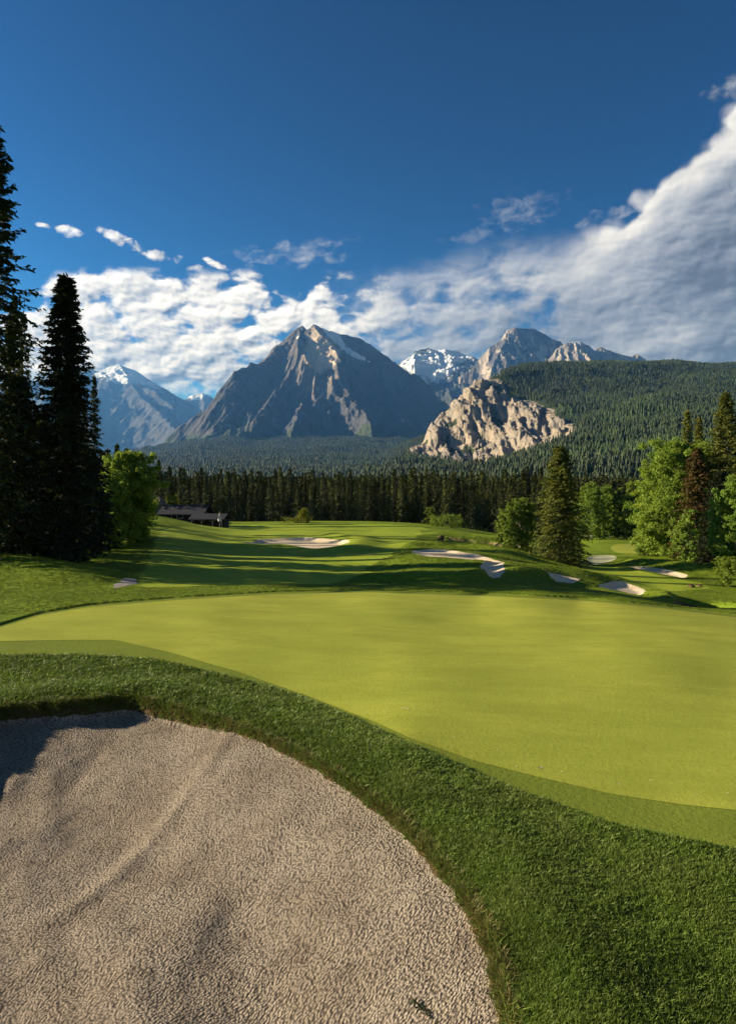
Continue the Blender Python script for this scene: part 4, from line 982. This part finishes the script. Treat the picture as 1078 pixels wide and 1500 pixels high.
# --- spruces along the shaded side of the course (their shadows lie across the fairway)
side_ms = [spruce_meshes('side_spruce', 100+k, 17, 2.6, 240, 11, 2, 0.42, M_NEEDLE_SHADE, power=0.75) for k in range(3)]
rs = np.random.RandomState(5)
SIDE_AT = [(-29, 56), (-31, 61.5), (-29, 66.5), (-33, 73), (-32, 80), (-38, 88), (-41, 99), (-27, 51.5), (-30, 69.5), (-24.5, 33.5), (-30, 37), (-23.5, 36.5)]
for k, (x, y) in enumerate(SIDE_AT):
    o = empty('spruce_tree', (x, y, gz(x, y)-0.1), rs.rand()*6.3); s = 0.95+0.25*rs.rand(); wd = 0.5; o.scale = (s*wd, s*wd, s)
    link('crown', side_ms[k % 3][0], o); link('trunk', side_ms[k % 3][1], o)
    tag(o, 'dark spruce in the row whose shadows stripe the fairway', 'spruce', 'spruces along the shaded side of the fairway')

# ------------------------------------------------------------------ spruce wall beyond the fairway: 290 single trees, then the wood behind
wall_ms = [spruce_meshes('wall_spruce', 200+k, 15, 1.55+0.12*k, 120, 7, 2, 0.55, M_FOREST, power=0.95, rag=0.45, base=0.10) for k in range(5)]
rs = np.random.RandomState(8)
def wall_top(px):
    return np.interp(px, [140, 225, 300, 420, 560, 640, 700, 760, 830, 900, 960], [668, 692, 697, 697, 699, 699, 700, 698, 700, 708, 706])
cnt = 0
WALL = []
for row, (dist, n) in enumerate([(128, 78), (138, 76), (149, 70), (161, 66)]):
    for i in range(n):
        px = 214 + (930-214)*(i + 0.15 + 0.7*rs.rand())/n; dd = dist + rs.rand()*9 - 4
        if px > 640: dd = dd - 3 + 14*max(0, min(1, (px-740)/60))
        WALL.append((px, dd, row))
for px, dd, row in WALL:
    x = (px-CX)/F*dd; zb = gz(x, dd)
    top = wall_top(px) + 7*float(fbm(np.array([px/45.0]), np.array([row*3.3]), 3, 88)[0]) + rs.randn()*5.5 + (14*rs.rand()**2 if row == 0 else 0) - 1.5*row + (12 if rs.rand() < 0.06 else 0)
    H = (HY-top)/F*dd - zb; k = rs.randint(5); s = H/15.0; w = s*(0.85+0.4*rs.rand())
    o = empty('spruce_tree', (x, dd, zb-0.1), rs.rand()*6.3); o.scale = (w, w, s)
    link('crown', wall_ms[k][0], o); link('trunk', wall_ms[k][1], o)
    tag(o, 'dark narrow spruce in the dense wall of trees beyond the fairway', 'spruce', 'spruces of the dense wall beyond the fairway'); cnt += 1

def scatter(name, pts, protos, scale, rot, label, cat, lean=None):
    """points carrying instances of small meshes; used only for what nobody could count"""
    me = bpy.data.meshes.new(name); n = len(pts); me.vertices.add(n)
    me.vertices.foreach_set('co', np.ascontiguousarray(pts, np.float32).ravel())
    a = me.attributes.new('sc', 'FLOAT_VECTOR', 'POINT'); a.data.foreach_set('vector', np.ascontiguousarray(scale, np.float32).ravel())
    a = me.attributes.new('rt', 'FLOAT_VECTOR', 'POINT'); a.data.foreach_set('vector', np.ascontiguousarray(rot, np.float32).ravel())
    o = link(name, me)
    ng = bpy.data.node_groups.new(name, 'GeometryNodeTree')
    ng.interface.new_socket('Geometry', in_out='INPUT', socket_type='NodeSocketGeometry'); ng.interface.new_socket('Geometry', in_out='OUTPUT', socket_type='NodeSocketGeometry')
    N = ng.nodes; Lk = ng.links
    gi = N.new('NodeGroupInput'); go = N.new('NodeGroupOutput'); ip = N.new('GeometryNodeInstanceOnPoints'); jg = N.new('GeometryNodeGeometryToInstance')
    for p in protos:
        oi = N.new('GeometryNodeObjectInfo'); oi.inputs['As Instance'].default_value = True; oi.inputs['Object'].default_value = p
        Lk.new(oi.outputs['Geometry'], jg.inputs[0])
    def named(nm):
        q = N.new('GeometryNodeInputNamedAttribute'); q.data_type = 'FLOAT_VECTOR'; q.inputs[0].default_value = nm; return q.outputs[0]
    Lk.new(gi.outputs[0], ip.inputs['Points']); Lk.new(jg.outputs[0], ip.inputs['Instance']); ip.inputs['Pick Instance'].default_value = True
    ri = N.new('FunctionNodeRandomValue'); ri.data_type = 'INT'; ri.inputs[4].default_value = 0; ri.inputs[5].default_value = len(protos)-1
    Lk.new(ri.outputs[2], ip.inputs['Instance Index'])
    e2r = N.new('FunctionNodeEulerToRotation'); Lk.new(named('rt'), e2r.inputs[0]); Lk.new(e2r.outputs[0], ip.inputs['Rotation'])
    Lk.new(named('sc'), ip.inputs['Scale']); Lk.new(ip.outputs[0], go.inputs[0])
    md = o.modifiers.new('scatter', 'NODES'); md.node_group = ng
    return tag(o, label, cat, kind='stuff')
def proto(name, me): return bpy.data.objects.new(name, me)
def one_tree(name, seed, H, R, nb, nt, nk, q, mat, **kw):
    rs_ = np.random.RandomState(seed); parts, limb = spruce_crown(rs_, H, R, nb, nt, nk, q, **kw)
    return proto(name, mesh_np(name, *(lambda v, f: (v, [f]))(*join(parts)), mat, smooth=False))
mid_p = [one_tree('wood_spruce', 300+k, 15, 1.7, 80, 6, 2, 0.75, M_FOREST, power=0.7) for k in range(3)]
rs = np.random.RandomState(9)
n = 5200; u = (rs.rand(n)*1150+120-CX)/F; dd = 166 + 500*rs.rand(n)**1.3; x = u*dd
zb = ground(x[None], dd[None])[0]
ppx = CX+F*u; tp = np.interp(ppx, [120, 230, 640, 800, 1000], [702, 701, 702, 702, 704]) + rs.randn(n)*3
H = np.clip((HY-tp)/F*dd - zb, 9, 24)
pts = np.stack([x, dd, zb-0.2], 1); s = H/15
scatter('distant_wood', pts, mid_p, np.stack([s*(0.8+0.5*rs.rand(n)), s*(0.8+0.5*rs.rand(n)), s], 1), np.stack([0*s, 0*s, rs.rand(n)*6.3], 1), 'dark spruce wood filling the valley behind the tree wall', 'wood')
# hillside forest
def tiny_tree(name, seed, mat):
    rs_ = np.random.RandomState(seed); V = []; Fc = []; o = 0; tiers = 6; n = 7
    for k in range(tiers):
        z0 = 0.06+0.86*k/tiers; z1 = min(1.0, z0+0.30); r = 0.155*(1-z0)**0.8+0.012
        a = np.arange(n)*2*np.pi/n + rs_.rand()*3; rr2 = r*(0.65+0.7*rs_.rand(n))
        ring = np.stack([rr2*np.cos(a), rr2*np.sin(a), z0 + 0.05*rs_.randn(n)*0.6], 1)
        V += [ring, [[rs_.randn()*.006, rs_.randn()*.006, z1]]]
        Fc += [[o+i, o+(i+1) % n, o+n] for i in range(n)]; o += n+1
    return proto(name, mesh_np(name, np.concatenate(V), [np.array(Fc)], mat, smooth=False))
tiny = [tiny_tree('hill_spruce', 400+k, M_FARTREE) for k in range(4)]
rs = np.random.RandomState(10)
N = 150000
yy = np.sqrt(480**2 + (3300**2-480**2)*rs.rand(N)); u = (rs.rand(N)*790+530-CX)/F; x = u*yy
iy = np.clip(np.searchsorted(yh, yy), 1, nyh-1); ty = (yy-yh[iy-1])/(yh[iy]-yh[iy-1]); fx_ = (u-uh[0])/(uh[1]-uh[0]); ix = np.clip(fx_.astype(int), 0, nxh-2); tx = fx_-ix
def bil(A): return (A[iy-1, ix]*(1-tx)+A[iy-1, ix+1]*tx)*(1-ty) + (A[iy, ix]*(1-tx)+A[iy, ix+1]*tx)*ty
zz_ = bil(HZ); rk = bil(cm)
dens_ = fbm(x/140, yy/140, 3, 120)
keep = (rk < 0.25 + 0.5*(rs.rand(N) < 0.06)) & (rs.rand(N) < 0.9+0.6*dens_)
keep &= ~((rk > 0.02) & (rs.rand(N) < 0.5))
x, yy, zz_, dens_ = x[keep], yy[keep], zz_[keep], dens_[keep]; n = len(x)
h = (7.5 + 11*rs.rand(n)**1.5)*(0.9+0.5*dens_)
print('hill trees', n)
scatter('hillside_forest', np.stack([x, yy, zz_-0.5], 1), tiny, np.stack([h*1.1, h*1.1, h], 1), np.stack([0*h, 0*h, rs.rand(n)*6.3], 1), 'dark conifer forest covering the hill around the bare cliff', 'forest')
# forest of the apron below the great mountain
N = 60000
yy = np.sqrt(800**2 + (5200**2-800**2)*rs.rand(N)); u = (rs.rand(N)*960-160-CX)/F; x = u*yy
zz_ = foothill_z(x, yy); n = N; h = 11 + 7*rs.rand(n); w = h*(1.5+0.8*rs.rand(n))
scatter('valley_forest', np.stack([x, yy, zz_-0.5], 1), tiny, np.stack([w, w, h], 1), np.stack([0*h, 0*h, rs.rand(n)*6.3], 1), 'hazy dark forest on the apron below the great mountain', 'forest')

# ------------------------------------------------------------------ standing grass
def grass_leaf(name, cols, trans):
    m, g, b = material(name); oi = g.new('ShaderNodeObjectInfo')
    z = g.sep(g.new('ShaderNodeTexCoord').outputs['Object'])[2]
    pos = oi.outputs['Location']
    patch_ = g.ss(g.noise(pos, 1.3, 3, 0.6), 0.38, 0.64)
    c = g.mix(oi.outputs['Random'], cols[0], cols[1]); c = g.mix(g.m('MULTIPLY', patch_, 0.7), c, cols[2])
    lowv = g.ss(g.noise(pos, 0.45, 4, 0.65), 0.35, 0.68); c = g.mix(g.m('MULTIPLY', lowv, 0.45), c, tuple(v*0.45 for v in cols[0]))
    g.put(b.inputs['Base Color'], c); b.inputs['Roughness'].default_value = 0.55; b.inputs['Specular IOR Level'].default_value = 0.25
    tr = g.new('ShaderNodeBsdfTranslucent'); g.put(tr.inputs['Color'], c)
    mx = g.new('ShaderNodeMixShader'); mx.inputs[0].default_value = trans
    g.l.new(b.outputs[0], mx.inputs[1]); g.l.new(tr.outputs[0], mx.inputs[2]); g.l.new(mx.outputs[0], m.node_tree.nodes['Material Output'].inputs['Surface'])
    return m
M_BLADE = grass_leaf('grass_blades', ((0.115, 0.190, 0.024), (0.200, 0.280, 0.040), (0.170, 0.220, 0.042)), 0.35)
M_BLADEFAR = grass_leaf('sunny_blades', ((0.165, 0.245, 0.020), (0.240, 0.310, 0.027), (0.190, 0.240, 0.024)), 0.35)  # lighter blade copy, sunlit look of the far banks put into colour
M_STRAW = grass_leaf('straw_blades', ((0.20, 0.17, 0.05), (0.14, 0.16, 0.03), (0.26, 0.19, 0.07)), 0.3)
def tuft(name, seed, nbl, h, w, spread, lean, mat):
    rs_ = np.random.RandomState(seed); V = []; Fq = []; o = 0
    for i in range(nbl):
        a = rs_.rand()*6.283; r = spread*rs_.rand()**0.5; b0 = np.array([r*math.cos(a), r*math.sin(a), -0.012])
        d = rs_.rand()*6.283; ld = lean*(0.3+rs_.rand()); hh = h*(0.55+0.6*rs_.rand()); side = np.array([-math.sin(d), math.cos(d), 0]); fw = np.array([math.cos(d), math.sin(d), 0])
        ww = w*(0.7+0.6*rs_.rand())
        pts_ = [b0, b0 + fw*ld*hh*0.35 + [0, 0, hh*0.6], b0 + fw*ld*hh + [0, 0, hh*(1.0-0.25*ld)]]
        for p, k in zip(pts_, (1, 0.85, 0.12)): V += [p - side*ww*k/2, p + side*ww*k/2]
        Fq += [[o, o+1, o+3, o+2], [o+2, o+3, o+5, o+4]]; o += 6
    return proto(name, mesh_np(name, np.array(V), [np.array(Fq)], mat, smooth=True))
tufts = [tuft('grass_tuft', 500+k, 11, 0.058, 0.0085, 0.045, 0.75, M_BLADE) for k in range(4)]
rs = np.random.RandomState(12)
N = 420000
dd = 4.4*np.exp(rs.rand(N)**0.9*math.log(26/4.4)); u = -0.66 + 1.32*rs.rand(N); x = u*dd; y = dd
sb = sd_in(x, y, BIG, 60.0) + 0.07*fbm(x*2.2, y*2.2, 3, 21); sc_ = sd_in(x, y, COLLAR, 60.0)
keep = (sb > 0.0) & (sc_ > 0.01) & ((sb < 6) | (x > -3))
keep &= rs.rand(N) < np.clip(1.25 - (dd-12)/16, 0.25, 1)
x, y, dd, sb = x[keep], y[keep], dd[keep], sb[keep]; n = len(x)
z = ground(x[None], y[None])[0]
hs_ = (0.62 + 0.5*rs.rand(n))*np.clip(0.9 + 0.9*fbm(x*1.5, y*1.5, 4, 130), 0.35, 1.7)*np.clip(1.25-(dd-8)/22, 0.7, 1.2)
ws_ = np.clip(dd/7.5, 0.85, 2.4)
print('grass tufts', n)
scatter('rough_turf', np.stack([x, y, z], 1), tufts, np.stack([ws_, ws_, hs_], 1), np.stack([0.25*rs.randn(n), 0.25*rs.randn(n), rs.rand(n)*6.3], 1), 'thick tufted rough grass between the near bunker and the green', 'grass')
# straw-coloured fringe hanging over the cut edge of the bunker
straw = [tuft('edge_tuft', 520+k, 9, 0.075, 0.007, 0.03, 1.1, M_STRAW) for k in range(2)] + [tuft('edge_tuft', 530, 9, 0.08, 0.008, 0.03, 1.0, M_BLADE)]
E = BIG; seg = np.linalg.norm(np.roll(E, -1, 0)-E, axis=1); cum = np.cumsum(seg); tot = cum[-1]
n = 14000; t = rs.rand(n)*tot; i = np.searchsorted(cum, t); f = 1-(cum[i]-t)/seg[i]
pt = E[i]*(1-f)[:, None] + np.roll(E, -1, 0)[i]*f[:, None] + rs.randn(n, 2)*0.035
vis = (pt[:, 1] > 4.6) & (np.abs(pt[:, 0]) < 0.66*pt[:, 1]); pt = pt[vis]; n = len(pt)
sb = sdf_poly(pt[:, 0], pt[:, 1], BIG) + 0.07*fbm(pt[:, 0]*2.2, pt[:, 1]*2.2, 3, 21)
k = (sb > -0.07) & (sb < 0.12); pt = pt[k]; n = len(pt); z = ground(pt[None, :, 0], pt[None, :, 1])[0]
s = 0.8+0.6*rs.rand(n)
scatter('edge_grass', np.stack([pt[:, 0], pt[:, 1], z], 1), straw, np.stack([s, s, s], 1), np.stack([0.35*rs.randn(n), 0.35*rs.randn(n), rs.rand(n)*6.3], 1), 'straw-tinged grass fringe along the lip of the near bunker', 'grass')
# far tufts over the rough beyond the green
N = 90000
dd = 22*np.exp(rs.rand(N)*math.log(75/22)); u = -0.6 + 1.2*rs.rand(N); x = u*dd; y = dd
bad = sd_in(x, y, COLLAR, 60) < 0.02
for q in [FAIR, FAIR2, FARG, CREEK, PATHP] + [b_[1] for b_ in BPOLY] + SCARS: bad |= sd_in(x, y, q, 8) < 0.12
x, y, dd = x[~bad], y[~bad], dd[~bad]; n = len(x); z = ground(x[None], y[None])[0]
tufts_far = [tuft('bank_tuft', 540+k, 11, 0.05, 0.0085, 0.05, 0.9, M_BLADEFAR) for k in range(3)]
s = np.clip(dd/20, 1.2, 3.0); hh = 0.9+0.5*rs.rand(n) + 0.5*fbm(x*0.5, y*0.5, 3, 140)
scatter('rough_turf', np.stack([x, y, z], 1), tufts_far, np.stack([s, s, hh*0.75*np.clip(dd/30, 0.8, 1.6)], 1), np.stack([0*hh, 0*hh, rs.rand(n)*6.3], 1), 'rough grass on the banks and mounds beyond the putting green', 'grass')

# ------------------------------------------------------------------ small things on the turf
M_TWIG = bark_mat('dry_twig', (0.30, 0.27, 0.16), (0.42, 0.38, 0.22))
m, g, b = material('dry_leaf'); b.inputs['Base Color'].default_value = (0.62, 0.58, 0.28, 1); M_DLEAF = m
m, g, b = material('dark_sprig'); b.inputs['Base Color'].default_value = (0.030, 0.034, 0.014, 1); M_SPRIG = m
def on_ground(px, py):
    X, Y = cast([px], [py]); return X[0], Y[0], gz(X[0], Y[0])
def twig(px, py, L, rz, label):
    x, y, z = on_ground(px, py); p = np.array([[-L/2, 0, 0.006], [-L*0.1, 0.012*L/0.1, 0.012], [L*0.2, -0.004, 0.016], [L/2, 0.01, 0.008]])
    parts = [tube(p, [0.003, 0.0055, 0.006, 0.003], 6), tube(np.array([p[1], p[1]+[0.03*L/0.2, 0.05, 0.012]]), [0.003, 0.0015], 5)]
    v, f = join(parts); o = link('twig', mesh_np('twig', v, [f], M_TWIG)); o.location = (x, y, z+0.013); o.rotation_euler = (0, 0, rz); tag(o, label, 'twig')
twig(594, 1040, 0.22, -0.6, 'pale dry twig lying on the putting green, farthest from the collar')
def leaf(px, py, s, rz, label, group=None):
    x, y, z = on_ground(px, py); k = 5; V = []; 
    for i in range(k):
        t = i/(k-1); w = 0.42*math.sin(math.pi*min(0.97, t*0.94+0.04)); V += [[(t-0.5), -w/2, 0.06*abs(t-0.5)+0.05], [(t-0.5), 0, 0.02+0.1*abs(t-0.5)], [(t-0.5), w/2, 0.06*abs(t-0.5)+0.05]]
    Fq = [[3*i+j, 3*i+j+1, 3*i+j+4, 3*i+j+3] for i in range(k-1) for j in (0, 1)]
    o = link('fallen_leaf', mesh_np('fallen_leaf', np.array(V)*s, [np.array(Fq)], M_DLEAF)); o.location = (x, y, z+0.013); o.rotation_euler = (0.15, 0.1, rz)
    tag(o, label, 'leaf', group)
leaf(791, 1126, 0.11, 0.7, 'largest curled dry leaf at the lower edge of the putting green')
leaf(728, 1100, 0.06, 1.4, 'small dry leaf on the green just above the curled one')
leaf(665, 1081, 0.05, 0.2, 'small dry leaf on the green between the twig and the curled leaf')
for px, py in ((756, 1124), (767, 1111), (822, 1131), (846, 1140), (870, 1146), (952, 1144), (905, 1150), (985, 1158), (1020, 1166), (1065, 1163)):
    leaf(px, py, 0.035+0.02*rs.rand(), rs.rand()*6, 'tiny dry leaf scrap strewn along the lower edge of the green', 'dry scraps along the lower edge of the green')
# torn tuft of turf in the sand
x, y, z = on_ground(622, 1470); parts = []
for i in range(26):
    t = rs.rand(); a = rs.rand()*6.28; p0 = np.array([(t-0.5)*0.34, 0.02*rs.randn(), 0.004]); L = 0.05+0.05*rs.rand()
    p1 = p0 + L*np.array([math.cos(a)*0.9, math.sin(a)*0.5, 0.35*rs.rand()]); parts.append(tube(np.array([p0, (p0+p1)/2+[0, 0, 0.012], p1]), [0.007, 0.005, 0.002], 5))
v, f = join(parts); o = link('turf_sprig', mesh_np('turf_sprig', v, [f], M_SPRIG)); o.location = (x, y, z+0.01); o.rotation_euler = (0, 0, -0.85)
tag(o, 'dark torn sprig of turf lying in the sand of the near bunker', 'turf')

# ------------------------------------------------------------------ low lodge at the far side of the fairway
def bx(x0, x1, y0, y1, z0, z1):
    v = np.array([(x0,y0,z0),(x1,y0,z0),(x1,y1,z0),(x0,y1,z0),(x0,y0,z1),(x1,y0,z1),(x1,y1,z1),(x0,y1,z1)], float)
    return v, np.array([(0,3,2,1),(4,5,6,7),(0,1,5,4),(1,2,6,5),(2,3,7,6),(3,0,4,7)])
def simple(name, col, rough=0.8, nsc=3.0, var=0.35):
    m, g, b = material(name); co = g.new('ShaderNodeTexCoord').outputs['Object']; n = g.noise(co, nsc, 4, 0.6)
    g.put(b.inputs['Base Color'], g.mix(n, tuple(c*(1-var) for c in col), tuple(c*(1+var) for c in col))); b.inputs['Roughness'].default_value = rough; bump(g, b, n, 0.4, 0.02); return m
M_SHING = simple('dark_shingles', (0.035, 0.037, 0.042), 0.75, 5.0); M_DWALL = simple('dark_boards', (0.030, 0.025, 0.022)); M_TRIM = simple('pale_trim', (0.34, 0.31, 0.26)); M_GLASS = simple('window_glass', (0.02, 0.025, 0.03), 0.15, 1.0, 0.1); M_STONE = simple('field_stone', (0.16, 0.135, 0.105), 0.9, 2.0, 0.5); M_WHITE = simple('white_canvas', (0.62, 0.58, 0.52))
def gable(x0, x1, y0, y1, ze, zr, over=0.35, th=0.14):
    xm0, xm1 = x0-over, x1+over; ya, yb = y0-over, y1+over; ym = (y0+y1)/2; P_ = []
    for s0, s1, z0, z1 in ((ya, ym, ze-0.2, zr), (ym, yb, zr, ze-0.2)):
        v = np.array([(xm0,s0,z0),(xm1,s0,z0),(xm1,s1,z1),(xm0,s1,z1),(xm0,s0,z0+th),(xm1,s0,z0+th),(xm1,s1,z1+th),(xm0,s1,z1+th)], float)
        P_.append((v, np.array([(0,3,2,1),(4,5,6,7),(0,1,5,4),(1,2,6,5),(2,3,7,6),(3,0,4,7)])))
    return join(P_)
D_ = 94.0; lx, ly = (282-CX)/F*D_, D_; lz = gz(lx, ly)-0.1
zt = (HY-741)/F*D_ - lz          # ridge height above its ground
lodge = empty('lodge', (lx, ly, lz), -0.12)
hb = zt
def part(name, vf, mat, parent): return link(name, mesh_np(name, vf[0], [vf[1]], mat, smooth=False), parent)
w = part('wall', bx(-4.0, 1.9, -1.5, 2.5, -1.0, hb-1.15), M_DWALL, lodge)
part('roof', gable(-4.0, 1.9, -1.5, 2.5, hb-1.05, hb), M_SHING, lodge)
part('chimney', bx(1.0, 1.5, 0.2, 0.7, hb-0.6, hb+0.35), M_STONE, lodge)
for xx in (-3.2, -1.6):
    f_ = part('window', bx(xx, xx+0.9, -1.54, -1.503, 0.7, 1.5), M_TRIM, lodge); part('pane', bx(xx+0.07, xx+0.83, -1.56, -1.542, 0.77, 1.43), M_GLASS, f_)
tag(lodge, 'low dark lodge with a long shingled roof at the far side of the fairway', 'lodge')
# smaller pavilion with pale curved braces in front of it
px_, D2 = 306, 88.0; lx, ly = (px_-CX)/F*D2, D2; lz = gz(lx, ly)-0.1; ht = (HY-755)/F*D2 - lz
pav = empty('pavilion', (lx, ly, lz), -0.1)
part('wall', bx(-2.2, 2.0, 0.2, 2.2, -0.8, ht-0.42), M_DWALL, pav)
part('roof', gable(-2.2, 2.0, -0.6, 2.3, ht-0.38, ht+0.12, 0.25, 0.1), M_SHING, pav)
for xx in (-2.1, -0.75, 0.7, 1.9): part('post', bx(xx-0.05, xx+0.05, -0.62, -0.52, -0.6, ht-0.5), M_TRIM, pav)
for xa, xb in ((-2.1, -0.75), (-0.75, 0.7), (0.7, 1.9)):
    th_ = np.linspace(0, math.pi, 9); arc = np.stack([(xa+xb)/2 - (xb-xa)/2*np.cos(th_)*0.96, np.full(9, -0.57), ht-0.95+0.40*np.sin(th_)], 1)
    part('brace', tube(arc, np.full(9, 0.035), 6), M_TRIM, pav)
tag(pav, 'small dark pavilion with pale posts and curved braces before the lodge', 'pavilion')
# white folded parasol by the pavilion
ox, oy = (322-CX)/F*86.5, 86.5; oz = gz(ox, oy); par = empty('parasol', (ox, oy, oz))
zz_ = np.array([0.75, 0.8, 1.2, 1.6, 1.9]); part('canopy', tube(np.stack([0*zz_, 0*zz_, zz_], 1), [0.02, 0.26, 0.2, 0.1, 0.02], 10), M_WHITE, par); part('pole', tube(np.array([[0,0,-0.2],[0,0,1.0],[0,0,2.0]]), [0.03]*3, 8), M_TRIM, par)
tag(par, 'small white closed parasol at the end of the dark pavilion', 'parasol')
# stone outcrop left of the lodge
def boulder(px, dist, sx, sy, sz, seed, label):
    n1, n2 = 26, 14; th_ = np.linspace(0, 2*np.pi, n1, endpoint=False); ph = np.linspace(-0.5, np.pi/2, n2); T, Pp = np.meshgrid(th_, ph, indexing='ij')
    r = 1 + 0.28*fbm(3*np.cos(T)+seed, 3*np.sin(T)+2*Pp, 4, seed) + 0.12*ridged(4*np.cos(T)+seed, 4*np.sin(T)+4*Pp, 3, seed)
    V = np.stack([sx*r*np.cos(T)*np.cos(Pp), sy*r*np.sin(T)*np.cos(Pp), sz*r*np.sin(Pp)], -1).reshape(-1, 3)
    i, j = np.meshgrid(np.arange(n1), np.arange(n2-1), indexing='ij'); i2 = (i+1) % n1
    fq = np.stack([i*n2+j, i2*n2+j, i2*n2+j+1, i*n2+j+1], -1).reshape(-1, 4)
    x = (px-CX)/F*dist; o = link('boulder', mesh_np('boulder', V, [fq], M_STONE if seed < 10 else M_SOIL, smooth=False)); o.location = (x, dist, gz(x, dist)); tag(o, label, 'boulder')
boulder(232, 97, 1.5, 1.2, 2.5, 3, 'tall brown boulder beside the long roof of the lodge')
boulder(247, 96, 1.0, 1.0, 1.6, 5, 'lower brown boulder between the tall one and the lodge wall')
boulder(300, 95.5, 0.6, 0.6, 1.9, 7, 'pale upright stone between the lodge and the pavilion')
for k, (px, d_, s_, lab) in enumerate([(646, 71.5, 0.35, 'dark clod of earth at the end of the short soil scar'), (1012, 43.0, 0.2, 'dark rock at the head of the creek bed'), (1024, 43.5, 0.16, 'smaller dark rock in the creek bed')]):
    boulder(px, d_, s_, s_, s_*0.9, 11+k, lab)

# ------------------------------------------------------------------ air
HAZE = 3.5e-5
if HAZE:
    m = bpy.data.materials.new('haze'); m.use_nodes = True; nt = m.node_tree; nt.nodes.remove(nt.nodes['Principled BSDF'])
    pv = nt.nodes.new('ShaderNodeVolumePrincipled'); pv.inputs['Color'].default_value = (0.13, 0.40, 1.0, 1); pv.inputs['Absorption Color'].default_value = (1, 1, 1, 1); pv.inputs['Density'].default_value = HAZE
    pv.inputs['Anisotropy'].default_value = 0.2
    nt.links.new(pv.outputs[0], nt.nodes['Material Output'].inputs['Volume'])
    v, f = bx(-31000, 31000, -31000, 31000, -420, 2450)
    hz = link('haze', mesh_np('haze', v, [f], m, smooth=False)); tag(hz, 'thin blue air between the course and the mountains', 'haze', kind='stuff')
SC.cycles.volume_step_rate = 1.0
